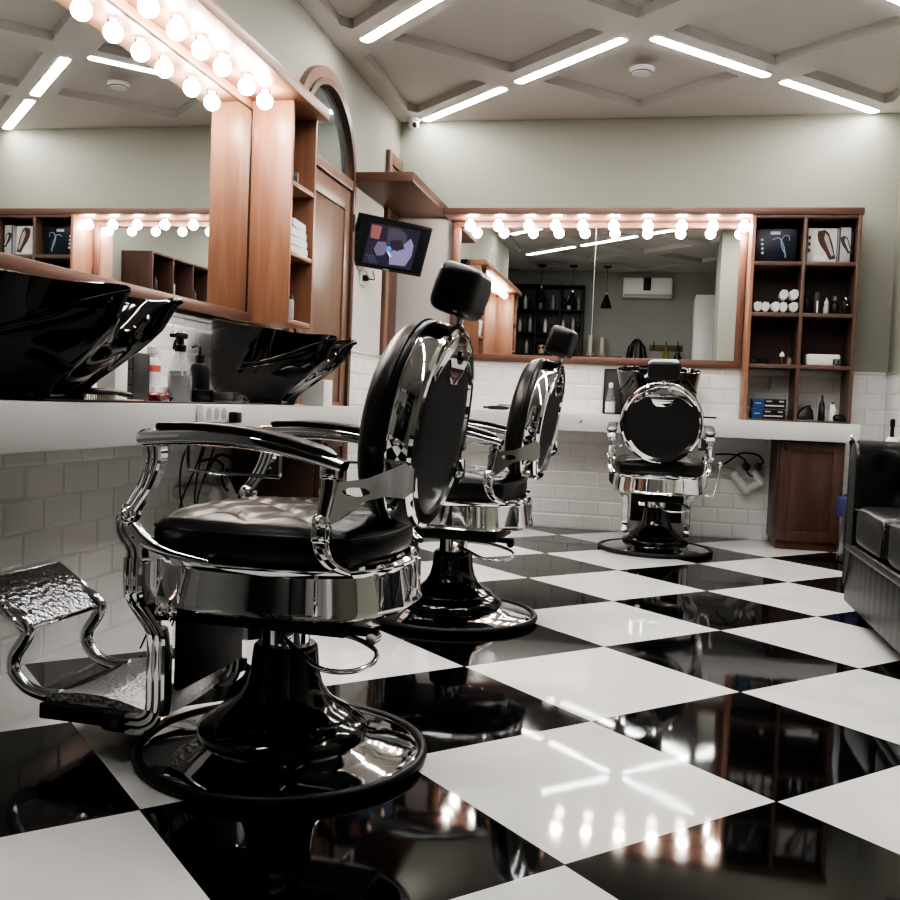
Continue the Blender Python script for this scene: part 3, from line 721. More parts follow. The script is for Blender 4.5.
# ------------------------------------------------------------------ barber chair (local x forward, y to the sitter's left)
A = .28
def chair(lab, loc, rz):
    t = thing('barber_chair', lab, 'barber chair', loc, rz, 'chrome and black barber chairs')
    # base
    bm = new(); lathe(bm, [(.17, .062), (.19, .055), (.205, .046), (.25, .036), (.30, .027), (.318, .020), (.318, .012), (.17, .012)], 72); obj('base_plate', bm, M['chrome'], t)
    bm = new(); rs = []
    for k in range(72):
        a = 2 * PI * k / 72; rs.append([Vector(((.329 + .012 * math.cos(q)) * math.cos(a), (.329 + .012 * math.cos(q)) * math.sin(a), .0145 + .0135 * math.sin(q))) for q in [2 * PI * j / 12 for j in range(12)]])
    rings(bm, rs, loop=True); obj('rubber_rim', bm, M['rubber'], t)
    bm = new(); lathe(bm, [(.0, .262), (.068, .262), (.074, .256), (.077, .235), (.080, .20), (.088, .168), (.103, .14), (.128, .117), (.155, .104), (.160, .099), (.160, .094), (.172, .088), (.192, .076), (.199, .066), (.198, .056), (.188, .048)], 64); obj('pedestal', bm, M['enamel'], t)
    bm = new(); lathe(bm, [(.055, .262), (.055, .35)], 40); obj('piston', bm, M['chrome'], t)
    # pump lever
    bm = new(); tube(bm, [(-.03, .085, .295), (-.10, .155, .284), (-.17, .21, .270), (-.23, .195, .266), (-.262, .14, .274), (-.245, .08, .287), (-.17, .03, .298), (-.06, .02, .303)], .0058, 10)
    cyl(bm, (-.03, .06, .295), (-.03, .10, .295), .013, 14); obj('pump_lever', bm, M['chrome'], t)
    # underframe
    bm = new(); box(bm, (-.20, -.15, .322), (.22, .15, .362), .006); box(bm, (-.255, .075, .318), (-.05, .10, .335), .004); obj('underframe', bm, M['blackm'], t)
    bm = new(); cyl(bm, (-.245, .07, .315), (-.245, .105, .315), .013, 14); obj('recline_bolt', bm, M['chrome'], t)
    # seat ring
    def se(k, n, hx, hy, cx, e=2.7):
        a = 2 * PI * k / n; c, s = math.cos(a), math.sin(a)
        return cx + hx * math.copysign(abs(c) ** (2 / e), c), hy * math.copysign(abs(s) ** (2 / e), s)
    bm = new(); rs = []; n = 96
    prof = [(-.012, .374), (.004, .374), (.010, .379), (.006, .386), (.005, .392), (-.006, .463), (-.001, .471), (-.001, .480), (-.008, .486), (-.02, .486)]
    for k in range(n):
        r = []
        for d, z in prof:
            x, y = se(k, n, (.284 + d), .262 + d, -.012); r.append(Vector((x, y, z)))
        rs.append(r)
    rings(bm, rs, closed_ring=False, cap=False, loop=True)
    for k in (7, 17, 31, 41, 48, 55, 65, 79, 89):
        x, y = se(k, n, .284, .262, -.012); xx, yy = se(k + .5, n, .284, .262, -.012); tx, ty = xx - x, yy - y; l = math.hypot(tx, ty); tx /= l; ty /= l
        m_ = Matrix(((tx, ty, 0, x), (ty, -tx, 0, y), (0, 0, 1, .424), (0, 0, 0, 1)))
        box(bm, (-.0045, -.007, -.0375), (.0045, .007, .0375), .002, mtx=m_)
    obj('seat_ring', bm, M['chrome'], t)
    # seat cushion with diamond tufting
    N = 56; hx, hy, cx = .260, .258, -.006
    def squ(u_, v_):
        x = u_ * math.sqrt(max(0, 1 - v_ * v_ / 2)); y = v_ * math.sqrt(max(0, 1 - u_ * u_ / 2))
        q = .46; return cx + hx * (x * (1 - q) + u_ * q) * 1.0, hy * (y * (1 - q) + v_ * q)
    bm = new(); G = []
    for i in range(N + 1):
        row = []
        for j in range(N + 1):
            u_, v_ = -1 + 2 * i / N, -1 + 2 * j / N
            x, y = squ(u_, v_)
            e = (1 - abs(u_) ** 6) * (1 - abs(v_) ** 6); e = max(0, e) ** .45
            z = .553 + .040 * e * (1 - .25 * (u_ * u_ + v_ * v_))
            if max(abs(u_), abs(v_)) < .93:
                f = min(1, (.93 - max(abs(u_), abs(v_))) / .14); sp_ = .155
                a, b_ = (x - cx + y) / sp_ + .5, (x - cx - y) / sp_ + .5
                da, db = abs(a - round(a)), abs(b_ - round(b_))
                z -= f * (.0075 * math.exp(-(da / .10) ** 2) + .0075 * math.exp(-(db / .10) ** 2) + .008 * math.exp(-((da * da + db * db) / .035)))
            row.append(bm.verts.new((x, y, z)))
        G.append(row)
    for i in range(N):
        for j in range(N): bm.faces.new((G[i][j], G[i + 1][j], G[i + 1][j + 1], G[i][j + 1]))
    loop = [G[i][0] for i in range(N + 1)] + [G[N][j] for j in range(1, N + 1)] + [G[i][N] for i in range(N - 1, -1, -1)] + [G[0][j] for j in range(N - 1, 0, -1)]
    prev = loop
    for s, z in ((1.018, .546), (1.026, .535), (1.028, .515), (1.015, .495), (.975, .484)):
        cur = [bm.verts.new((cx + (v_.co.x - cx) * s, v_.co.y * s, z)) for v_ in loop]
        for k in range(len(loop)): bm.faces.new((prev[k], prev[(k + 1) % len(loop)], cur[(k + 1) % len(loop)], cur[k]))
        prev = cur
    bm.faces.new(prev)
    seam = [(cx + (v_.co.x - cx) * 1.02, v_.co.y * 1.02, .549) for v_ in loop[::2]]
    seat = obj('seat', bm, M['leather'], t, angle=60)
    bm = new(); tube(bm, seam, .004, 6, closed=True, smooth=0); obj('piping', bm, M['leather'], seat)
    # backrest
    TL = math.radians(9)
    U, Nn, P0_ = Vector((-math.sin(TL), 0, math.cos(TL))), Vector((math.cos(TL), 0, math.sin(TL))), Vector((-.357, 0, .781))
    def bk(y, u_, w): return P0_ + Vector((0, y, 0)) + U * u_ + Nn * w
    mb = Matrix((( 0, U.x, Nn.x, P0_.x), (1, U.y, Nn.y, P0_.y), (0, U.z, Nn.z, P0_.z), (0, 0, 0, 1)))
    bm = new(); lathe(bm, [(.212, .048), (.224, .049), (.229, .056), (.231, .068), (.228, .084), (.219, .104), (.199, .120), (.165, .129), (.10, .134), (.0, .136)], 64, mtx=mb)
    br = obj('backrest', bm, M['leather'], t)
    bm = new(); tube(bm, [bk(.2310 * math.cos(a), .2310 * math.sin(a), .070) for a in [2 * PI * k / 64 for k in range(64)]], .0035, 6, closed=True, smooth=0); obj('piping', bm, M['leather'], br)
    bm = new(); lathe(bm, [(.204, .004), (.208, -.006), (.216, -.009), (.225, -.006), (.230, .002), (.228, .012), (.228, .046), (.231, .050), (.215, .050)], 80, mtx=mb)
    for s_ in (-1, 1):   # flat side plates with two screws
        for a in (-34, -8): ball(bm, bk(s_ * .229 * math.cos(math.radians(a)), .229 * math.sin(math.radians(a)), .028), .008)
    # thick crescent at the foot of the ring
    prism(bm, [(.212 * math.cos(a), .219 * math.sin(a)) for a in [math.radians(q) for q in range(-150, -29, 6)]] + [(.19 * math.cos(a), .196 * math.sin(a)) for a in [math.radians(q) for q in range(-30, -151, -6)]], lambda a, b_, tt: bk(a, b_, tt), -.011, .0)
    obj('back_rim', bm, M['chrome'], t)
    bm = new(); lathe(bm, [(.0, -.004), (.15, -.004), (.198, -.001), (.206, .004)], 64, mtx=mb); obj('back_plate', bm, M['leather_matte'], t)
    half = [(.0, .098), (.034, .101), (.052, .114), (.060, .140), (.074, .156), (.098, .152), (.132, .130), (.162, .102), (.174, .112), (.13, .163), (.09, .188), (.045, .204), (.0, .209)]
    out = half + [(-a, b_) for a, b_ in half[-2:0:-1]]
    bm = new(); prism(bm, out, lambda a, b_, tt: bk(a, b_, tt), -.012, -.003, bev=.002); orn = obj('ornament', bm, M['chrome'], t)
    bm = new(); tube(bm, [bk(a, b_, -.014) for a, b_ in ((.008, .158), (-.004, .148), (-.014, .156), (-.006, .167), (.008, .163), (.012, .175))], .003, 8); obj('emblem', bm, M['blackp'], orn)
    # headrest
    Ht = Matrix.Rotation(math.radians(-17), 3, 'Y')
    bm = new(); superball(bm, (-.392, 0, 1.083), (.049, .091, .056), .42, 48, 28, Ht); hr = obj('headrest', bm, M['leather'], t, angle=70)
    bm = new(); cyl(bm, (-.385, 0, .975), (-.392, 0, 1.05), .009, 12); box(bm, (-.398, -.02, .988), (-.355, .02, 1.010), .004); obj('headrest_post', bm, M['chrome_soft'], hr)
    # arms
    for s in (-1, 1):
        y = s * A
        bm = new()
        sweep(bm, [(.216, y, .737), (.19, y, .741), (.10, y, .747), (0, y, .745), (-.10, y, .733), (-.19, y, .714), (-.235, y, .702)], rrect(.054, .036, .012), scale=lambda q: (1 - .25 * max(0, q - .6), (.6 + .4 * min(1, q * 9)) * (1.05 - .75 * max(0, q - .35))))
        arm = obj('armrest', bm, M['chrome'], t)
        bm = new(); sweep(bm, [(.182, y, .762), (.15, y, .767), (.05, y, .769), (-.06, y, .760), (-.16, y, .739), (-.215, y, .722)], rrect(.058, .016, .0075), scale=lambda q: (min(1, .35 + 5 * q, .35 + 5 * (1 - q)), min(1, .35 + 6 * q, .35 + 6 * (1 - q)))); obj('arm_pad', bm, M['leather'], arm)
        bm = new(); yi = y
        tube(bm, [(.112, yi, .728), (.112, yi, .70), (.110, yi, .679), (.095, yi, .676), (-.08, yi, .673), (-.096, yi, .676), (-.098, yi, .695), (-.098, yi, .722)], .0042, 8, smooth=3); obj('towel_bar', bm, M['chrome'], arm)
        # front support
        bm = new(); hs = [(.017, .0), (.011, .016), (-.011, .016), (-.017, 0), (-.011, -.016), (.011, -.016)]
        flute = []
        for q in range(3):
            cx_ = -.0165 + .0165 * q
            flute += [(.016, cx_ - .006), (.020, cx_), (.016, cx_ + .006)]
        flute += [(-a, b_) for a, b_ in flute[::-1]]
        sec = [(a * .75, b_ * .72) for a, b_ in flute]
        sweep(bm, [(.188, y, .728), (.184, y, .70), (.192, y, .668), (.206, y, .637), (.226, y, .607), (.243, y, .580)], sec, scale=lambda q: (1.15 - .25 * q, 1.2 - .3 * q))
        ball(bm, (.244, y, .577), .024); ball(bm, (.244, y + s * .021, .577), .013)
        sweep(bm, [(.250, y, .575), (.256, y, .553), (.243, y, .527), (.226, y, .505), (.224, y, .47)], sec, scale=lambda q: (1.05, .9 + .35 * q))
        # swept fin back to the ring
        sweep(bm, [(.238, y, .550), (.202, y, .520), (.155, y * .985, .502), (.10, y * .965, .492), (.06, y * .95, .487)], rrect(.026, .026, .006), scale=lambda q: (1, 1.1 - .75 * q))
        fs = obj('front_support', bm, M['chrome'], t)
        bm = new()
        sweep(bm, [(.224, y, .485), (.224, y, .43), (.222, y * .985, .405), (.220, y * .86, .365), (.219, y * .73, .325), (.219, y * .68, .295), (.219, y * .675, .20), (.219, y * .675, .145), (.228, y * .675, .115), (.255, y * .675, .098), (.29, y * .675, .095)], flute, side=(0, 1, 0), smooth=5)
        ball(bm, (.185, y * .72, .36), .016); 
        fp = obj('footrest_post', bm, M['chrome'], t)
        # rear support
        bm = new()
        box(bm, (-.228, y - .02, .675), (-.188, y + .02, .708), .007)
        sweep(bm, [(-.205, y, .69), (-.205, y, .66), (-.20, y, .63), (-.194, y, .60)], rrect(.026, .034, .006), scale=lambda q: (1, 1 - .25 * q))
        ball(bm, (-.19, y, .588), .021); ball(bm, (-.19, y + s * .016, .588), .012)
        box(bm, (-.208, y - .016, .545), (-.172, y + .016, .582), .006)
        sweep(bm, [(-.19, y, .56), (-.193, y, .535), (-.204, y * .99, .512), (-.222, y * .96, .497), (-.243, y * .91, .487)], rrect(.028, .034, .006), scale=lambda q: (1, 1.1 - .75 * q))
        obj('rear_support', bm, M['chrome'], t)
        # bracket to the back, with its slot
        outer = [(-.186, .655), (-.205, .668), (-.235, .672), (-.275, .679), (-.315, .697), (-.345, .712), (-.362, .700), (-.362, .655), (-.345, .640), (-.31, .643), (-.275, .634), (-.245, .612), (-.22, .588), (-.195, .580), (-.187, .60), (-.187, .63)]
        c0, c1 = -.255, .651
        inner = []
        for a_, b_ in outer:
            an = math.atan2((b_ - c1) / .011, (a_ - c0) / .026); inner.append((c0 + .026 * math.cos(an), c1 + .0095 * math.sin(an)))
        bm = new(); frame_prism(bm, outer, inner, lambda a_, b_, tt: Vector((a_, s * (.284 - max(0, -.188 - a_) * .40 + tt), b_)), -.007, .007); obj('back_bracket', bm, M['chrome'], t, angle=30)
    # leg pad, foot plates
    bm = new(); box(bm, (.185, -.155, .165), (.205, .155, .355), .008); obj('leg_pad', bm, M['leather_matte'], t)
    bm = new()
    rs = []
    for k in range(13):
        q = k / 12; x = .255 + .265 * q; z = .105 + .018 * math.sin(q * PI) + .012 * q
        rs.append([Vector((x, y_, z + dz - .012 * (1 - (y_ / .17) ** 2))) for y_, dz in [(-.17 + .34 * j / 14, .011) for j in range(15)] + [(.17 - .34 * j / 14, -.011) for j in range(15)]])
    rings(bm, rs); fp_ = obj('foot_plate', bm, M['ornate_foot'], t, angle=50)
    bm = new()
    box(bm, (.505, -.17, .088), (.524, .17, .124), .004)
    for s in (-1, 1): box(bm, (.26, s * .178 - .012, .076), (.525, s * .178 + .012, .112), .004)
    obj('plate_edge', bm, M['blackm'], fp_)
    bm = new()
    rs = []
    for k in range(9):
        q = k / 8; x = .192 + .03 * q; z = .155 + .07 * (1 - q)
        rs.append([Vector((.235 + .02 * q, y_, .175 - .055 * q - .02 * (1 - (y_ / .17) ** 2) + (.004 if side_ else -.004))) for side_, y_ in [(1, -.165 + .33 * j / 12) for j in range(13)] + [(0, .165 - .33 * j / 12) for j in range(13)]])
    rings(bm, rs); obj('heel_plate', bm, M['ornate_foot'], t, angle=50)
    for s in (-1, 1):
        bm = new(); superball(bm, (.315, s * .19, .093), (.042, .018, .021), .5, 24, 14); fk = obj('footrest_knuckle', bm, M['enamel'], t)
        bm = new(); cyl(bm, (.315, s * .20, .095), (.315, s * .214, .095), .010, 12); obj('bolt', bm, M['chrome_soft'], fk)
        y = s * .143
        bm = new(); tube(bm, [(.50, y, .118), (.545, y, .116), (.595, y, .130), (.628, y, .162), (.628, y, .198), (.606, y, .232), (.592, y, .262), (.605, y, .284), (.64, y, .300), (.675, y, .318)], .0155, 14); obj('calf_arm', bm, M['chrome_soft'], t)
    bm = new(); rs = []
    for k in range(11):
        q = k / 10; x = .598 + .135 * q; z = .268 + .098 * q + .006 * math.sin(q * PI)
        rs.append([Vector((x - .55 * dz, y_, z + dz)) for y_, dz in [(-.157 + .314 * j / 8, .006) for j in range(9)] + [(.157 - .314 * j / 8, -.006) for j in range(9)]])
    rings(bm, rs); cp = obj('calf_plate', bm, M['ornate'], t, angle=50)
    bm = new(); pts = []
    def cpz(q): return Vector((.598 + .135 * q, 0, 0.268 + .098 * q + .006 * math.sin(q * PI)))
    for q in [k / 8 for k in range(9)]: pts.append(cpz(q) + Vector((0, -.157, 0)))
    for q in [1 - k / 8 for k in range(9)]: pts.append(cpz(q) + Vector((0, .157, 0)))
    tube(bm, pts, .0075, 8, closed=True, smooth=0); obj('rim', bm, M['chrome'], cp)
    # side recline rod on the sitter's right
    bm = new(); tube(bm, [(-.06, -.262, .37), (-.07, -.30, .365), (-.07, -.322, .375), (-.055, -.338, .45), (-.045, -.35, .54)], .005, 10); ball(bm, (-.045, -.351, .552), .016); obj('side_lever', bm, M['chrome'], t)
    return t

H1 = math.radians(177)
c1 = chair('large foreground barber chair of black leather and chrome, footplates pointing left', (-.696, 2.16, 0), H1)
c2 = copy_tree(c1); c2.location = (-.612, 3.757, 0); c2.rotation_euler = (0, 0, math.radians(177)); c2['label'] = 'middle barber chair standing just behind the nearest chair, facing the left counter'
c3 = copy_tree(c1); c3.location = (.19, 6.0, 0); c3.rotation_euler = (0, 0, math.radians(90)); c3['label'] = 'farthest barber chair, round back to the viewer, facing the back mirror'
for c_ in (c3,):          # pumped a little lower than the others
    for ch in c_.children:
        if ch.name.split('.')[0] not in ('base_plate', 'rubber_rim', 'pedestal', 'piston', 'pump_lever'): ch.location.z -= .014
for ch in c3.children:
    if ch.name.startswith('pump_lever'): ch.rotation_euler = (0, 0, math.radians(62))

# ------------------------------------------------------------------ wash basins
def basin(lab, loc, rz):
    t = thing('wash_basin', lab, 'wash basin', loc, rz, 'black hair washing basins')
    n = 96
    def rim(th):
        c, s = math.cos(th), math.sin(th); e = 2.4
        x = (.275 if c > 0 else .23) * math.copysign(abs(c) ** (2 / e), c); y = .272 * math.copysign(abs(s) ** (2 / e), s)
        a = math.degrees(math.atan2(s, c))
        notch = math.exp(-(a / 15) ** 2); horn = math.exp(-((abs(a) - 29) / 13) ** 2)
        z = .338 - .072 * (.5 + .5 * c) + .010 * horn - .085 * notch
        x += .070 * horn - .045 * notch; y *= 1 - .08 * horn
        return x, y, z
    TB = [(0, .33), (.1, .35), (.19, .41), (.31, .54), (.55, .77), (.7, .88), (1., 1.)]
    def lerp_table(f):
        for (a, va), (b_, vb) in zip(TB, TB[1:]):
            if f <= b_: return va + (vb - va) * (f - a) / (b_ - a)
        return 1.
    def ring(f, inner):
        r = []
        for k in range(n):
            th = 2 * PI * k / n; x, y, z = rim(th)
            c = math.cos(th); w = max(0, min(1, .5 + .62 * c)); w = w * w * (3 - 2 * w)
            cx = -.05
            if not inner:
                # side profile: upright behind, long raking sweep in front
                back = 1 - .30 * max(0, (.30 - f) / .30) ** 2
                frnt = lerp_table(f)
                k_ = back * (1 - w) + frnt * w
                r.append(Vector((cx + (x - cx) * k_, y * (back * (1 - w) + (.55 + .45 * f ** .8) * w), z * f)))
            else:
                k_ = .94 * (f ** .5) if f > 0 else 0
                r.append(Vector((cx + (x - cx) * k_, y * k_, .10 + (z - .006 - .10) * f ** 1.4)))
        return r
    bm = new()
    rs = [ring(f, False) for f in (0, .03, .08, .15, .22, .3, .4, .5, .6, .7, .8, .88, .94, .98, 1.)]
    lip = []
    a, b_ = ring(1., False), ring(1., True)
    lip = [(p + q) / 2 + Vector((0, 0, .006)) for p, q in zip(a, b_)]
    rs += [lip] + [ring(f, True) for f in (1., .96, .88, .75, .6, .4, .22, .1, .03)]
    rings(bm, rs); obj('bowl', bm, M['ceramic'], t, angle=55)
    bm = new(); superball(bm, (-.08, 0, .012), (.14, .17, .012), .5, 40, 12); obj('foot', bm, M['enamel'], t)
    for q in (-1, 1):   # rolled folds raking down each side
        for path in (((27, .985), (40, .86), (52, .74), (66, .64), (84, .56), (106, .50)), ((36, .78), (50, .66), (66, .56), (86, .48), (106, .43))):
            P_ = []
            for a, f in path:
                v_ = ring(f, False)[int(round((a * q % 360) / 360 * n)) % n]; P_.append(v_ + Vector((.002, q * .003, -.002)))
            bm = new(); tube(bm, P_, lambda v_: .0095 - .011 * abs(v_ - .4), 10); obj('moulded_ridge', bm, M['ceramic'], t)
    bm = new(); cyl(bm, (-.05, 0, .098), (-.05, 0, .106), .025, 20); obj('drain', bm, M['chrome'], t)
    return t
b1 = basin('glossy black wash basin nearest the viewer, cut by the left edge', (-1.415, 2.26, CT + .001), 0)
b2 = copy_tree(b1); b2.location = (-1.415, 3.83, CT + .001); b2['label'] = 'glossy black wash basin at the far end of the left counter'
b3 = copy_tree(b1); b3.location = (.168, 6.575, CT + .001); b3.rotation_euler = (0, 0, -PI / 2); b3['label'] = 'glossy black wash basin on the back counter behind the far chair'

# ------------------------------------------------------------------ left counter clutter
Z0 = CT + .001
lathe_bottle('spray_bottle', 'clear spray bottle with black trigger between the two left basins', 'spray bottle', (-1.38, 2.945, Z0), M['glass_clear'], M['blackp'],
             [(.036, 0), (.040, .006), (.040, .085), (.037, .10), (.024, .14), (.016, .16), (.015, .172)], [(.018, .165), (.019, .185), (.012, .19), (.010, .215), (0, .216)])
sb = [o for o in COL.objects if o.name.startswith('spray_bottle')][0]
bm = new(); prism(bm, [(-.055, .208), (.03, .208), (.034, .222), (.02, .232), (-.04, .230), (-.06, .220)], lambda a, b_, tt: Vector((tt + .0, a, b_)), -.011, .011, bev=.004); tube(bm, [(0, -.012, .21), (0, -.035, .195), (0, -.043, .17)], .005, 8); obj('trigger', bm, M['blackp'], sb)
bm = new(); lathe(bm, [(.0, .004), (.036, .004), (.037, .088), (0, .088)], 24); obj('liquid', bm, M['water'], sb)
bm = new(); cyl(bm, (.0, .0, .17), (.012, .012, .008), .003, 6); obj('dip_tube', bm, M['whitep'], sb)
lathe_bottle('pump_bottle', 'black pump bottle left of the second left basin', 'bottle', (-1.42, 3.17, Z0), M['blackp'], M['blackp'], [(.033, 0), (.035, .005), (.035, .11), (.028, .132), (.014, .14)], [(.016, .138), (.016, .165), (.006, .167), (.005, .175)], pump=True)
lathe_bottle('bottle', 'pale bottle with pink label left of the clear spray bottle', 'bottle', (-1.445, 2.885, Z0 + .051), M['whitep'], M['whitep'], [(.024, 0), (.026, .004), (.026, .075), (.015, .09)], [(.012, .088), (.012, .10), (.018, .104), (.018, .125), (0, .13)], label=(.026, .045, .066, M['pink']))
t = tag(obj('box', box(new(), (-.035, -.04, 0), (.035, .04, .05), .003), M['card']), 'small white box under the pink-labelled bottle', 'box'); t.location = (-1.445, 2.885, Z0)
t = tag(obj('box', box(new(), (-.03, -.035, 0), (.03, .035, .14), .003), M['card']), 'tall white carton just right of the nearest basin', 'box'); t.location = (-1.44, 2.64, Z0)
t = thing('drawer_organizer', 'grey block of little stacked drawers beside the tall white carton', 'organizer', (-1.47, 2.775, Z0))
bm = new(); box(bm, (-.05, -.05, 0), (.05, .05, .15), .003); obj('body', bm, M['dgrey'], t)
for i in range(3):
    for j in (0, 1):
        bm = new(); box(bm, (-.046 + .047 * j, -.0535, .006 + .048 * i), (-.003 + .049 * j, -.0505, .048 + .048 * i), .002); obj('drawer', bm, M['greyp'], t)
t = thing('hairbrush', 'black flat hairbrush lying at the counter edge below the nearest basin', 'brush', (-1.297, 2.34, Z0), .0)
bm = new(); superball(bm, (0, 0, .028), (.022, .075, .009), .6, 24, 10); cyl(bm, (0, .07, .028), (0, .15, .02), .008, 10); obj('handle', bm, M['blackp'], t)
bm = new()
for i in range(12):
    for j in (-1, 1): cyl(bm, (j * .01, -.06 + .0105 * i, .02), (j * .01, -.06 + .0105 * i, .001), .0016, 5)
obj('bristles', bm, M['bone'], t)
t = thing('hair_clipper', 'dark red clipper lying on the left counter in front of the spray bottle', 'clipper', (-1.31, 2.66, Z0), .2)
bm = new(); superball(bm, (0, .03, .016), (.02, .07, .016), .6, 24, 12); obj('body', bm, M['red'], t)
bm = new(); box(bm, (-.018, .098, .006), (.018, .118, .02), .002); obj('blade', bm, M['blackp'], t)
t = tag(obj('comb', box(new(), (-.012, -.08, 0), (.012, .08, .008), .003), M['salmon']), 'flat salmon comb lying beside the dark red clipper', 'comb'); t.location = (-1.315, 2.50, Z0)
t = thing('clipper_tray', 'black tray on the left counter below the black pump bottle', 'tray', (-1.34, 3.06, Z0))
bm = new(); box(bm, (-.06, -.08, 0), (.06, .08, .012), .003); box(bm, (.05, -.08, .012), (.06, .08, .04), .002); box(bm, (-.06, -.08, .012), (.06, -.07, .045), .002); obj('base', bm, M['blackp'], t)
t = thing('hair_clipper', 'black clipper with coiled cord beside the black tray', 'clipper', (-1.33, 3.25, Z0), .1)
bm = new(); superball(bm, (0, 0, .022), (.024, .075, .02), .6, 24, 12); obj('body', bm, M['blackp'], t)
bm = new(); tube(bm, [(0, .07, .02), (.01, .10, .03), (.02, .12, .012), (0, .14, .008), (-.03, .12, .006)], .004, 8); obj('cord', bm, M['blackp'], t)
bm = new(); box(bm, (-.02, -.09, .01), (.02, -.07, .03), .002); obj('blade', bm, M['chrome'], t)
t = tag(obj('dark_spray_bottle', lathe(new(), [(.028, 0), (.03, .004), (.03, .06), (.018, .075), (.014, .09), (.03, .095), (.03, .108), (0, .11)], 20), M['blackp']), 'short black bottle behind the clear spray bottle', 'bottle'); t.location = (-1.50, 3.17, Z0)

t = tag(obj('box', box(new(), (-.05, -.06, 0), (.05, .06, .115), .003), M['card']), 'white carton at the far end of the left counter behind the second basin', 'box'); t.location = (-1.345, 4.20, Z0)
t = tag(obj('counter_mat', box(new(), (0, 0, 0), (.02, 1.35, .006), .002), M['rubber']), 'thin black mat strip along the front edge of the left counter', 'mat'); t.location = (-1.287, 2.05, Z0)
# power strip on the counter front, cables, pipes
t = thing('power_strip', 'white power strip with black plugs on the front edge of the left counter', 'socket', (XL + .447, 2.96, .775))
bm = new(); box(bm, (.0, -.15, -.028), (.022, .15, .028), .004); obj('housing', bm, M['whitep'], t)
for y in (-.11, -.055, 0.):
    bm = new(); cyl(bm, (.0221, y, 0), (.0235, y, 0), .019, 20); obj('outlet', bm, M['lgrey'], t)
for y in (.055,):
    bm = new(); box(bm, (.0225, y - .018, -.03), (.05, y + .03, .006), .005); obj('plug', bm, M['blackp'], t)
for i, (ya, yb) in enumerate(((2.86, 2.98), (2.97, 2.86), (2.99, 3.04), (3.06, 3.01))):
    bm = new(); tube(bm, [(0, ya, .682), (-.03, ya + .01, .60), (-.05, (ya + yb) / 2, .48), (-.03, yb, .36), (-.08, yb + .02, .20), (-.15, yb, .012)], .003, 8)
    o = obj('power_cable', bm, M['blackp']); o.location = (-1.30, 0, 0)
    tag(o, ['black cable hanging under the left counter, leftmost seen below the armrest', 'black cable under the left counter crossing the leftmost one', 'black cable under the left counter, third from the left', 'black cable under the left counter, rightmost of the four'][i], 'cable', 'cables under the left counter')

def plumbing(lab, loc, rz):
    t = thing('drain_pipe', lab, 'pipe', loc, rz)
    bm = new()
    tube(bm, [(-.32, -.02, .445), (-.20, -.025, .455), (-.12, -.03, .45), (-.085, -.045, .43)], .026, 14); obj('wall_run', bm, M['pipe'], t)
    bm = new()
    for a, b_, r in (((-.09, -.05, .435), (-.005, -.06, .335), .026), ((-.012, -.06, .338), (.085, -.06, .395), .023), ((.085, -.06, .395), (.03, -.05, .465), .027)): tube(bm, [a, b_], r, 16, smooth=0)
    for c, r in (((.085, -.06, .395), .028), ((-.008, -.06, .337), .026), ((-.085, -.05, .43), .03)): ball(bm, c, r)
    obj('trap', bm, M['whitep'], t)
    for x in (-.015, .062):
        bm = new(); cyl(bm, (x, .0, .494), (x, -.05, .494), .028, 20); cyl(bm, (x, -.05, .494), (x, -.06, .494), .016, 20); obj('valve', bm, M['chrome'], t)
    bm = new()
    tube(bm, [(-.015, -.055, .494), (-.03, -.07, .54), (-.10, -.06, .57), (-.22, -.05, .565)], .006, 8); tube(bm, [(.062, -.055, .494), (.09, -.07, .53), (.05, -.06, .575), (-.05, -.05, .58), (-.12, -.05, .53), (-.16, -.05, .50)], .006, 8)
    tube(bm, [(-.015, -.06, .48), (0, -.07, .445), (.03, -.07, .43)], .005, 8)
    obj('hose', bm, M['blackm'], t)
    return t
plumbing('white trap pipe with two chrome valves under the back counter', (.785, YB - .012, 0), 0)
q = plumbing('white trap pipe with valves under the left counter, seen through the armrest', (XL + .012, 3.85, 0), PI / 2)

# ------------------------------------------------------------------ back counter things
t = thing('leaning_tray', 'black framed tray leaning on the back wall left of the far basin', 'tray', (-.118, 6.755, Z0), 0)
bm = new(); frame_prism(bm, rrect(.15, .31, .012), rrect(.125, .285, .006), lambda a, b_, tt: Vector((a, .03 + tt + (b_ + .155) * .12, b_ + .156)), -.008, .008); obj('frame', bm, M['blackp'], t)
bm = new(); prism(bm, rrect(.126, .286, .006), lambda a, b_, tt: Vector((a, .03 + tt + (b_ + .155) * .12, b_ + .156)), .0, .004); obj('panel', bm, M['dgrey'], t)
lathe_bottle('spray_bottle', 'clear spray bottle with white label left of the far chair', 'spray bottle', (-.135, 6.62, Z0), M['glass_clear'], M['whitep'], [(.03, 0), (.033, .005), (.033, .10), (.02, .15), (.013, .18)], [(.015, .178), (.015, .2), (.012, .21), (0, .212)], label=(.033, .015, .085, M['card']))
t = thing('hair_clipper', 'black clipper lying on the back counter just left of the middle chair', 'clipper', (-.88, 6.56, Z0), 1.5)
bm = new(); superball(bm, (0, 0, .016), (.02, .075, .014), .6, 24, 12); obj('body', bm, M['blackp'], t)
bm = new(); box(bm, (-.018, .07, .01), (.018, .10, .024), .002); tube(bm, [(0, -.07, .015), (.02, -.09, .03), (.0, -.05, .036), (-.015, -.0, .034)], .004, 8); obj('cord', bm, M['blackp'], t)
t = tag(obj('razor', box(new(), (-.045, -.008, 0), (.045, .008, .012), .003), M['blackp']), 'thin black razor on the back counter right of the far basin', 'razor'); t.location = (.50, 6.50, Z0)
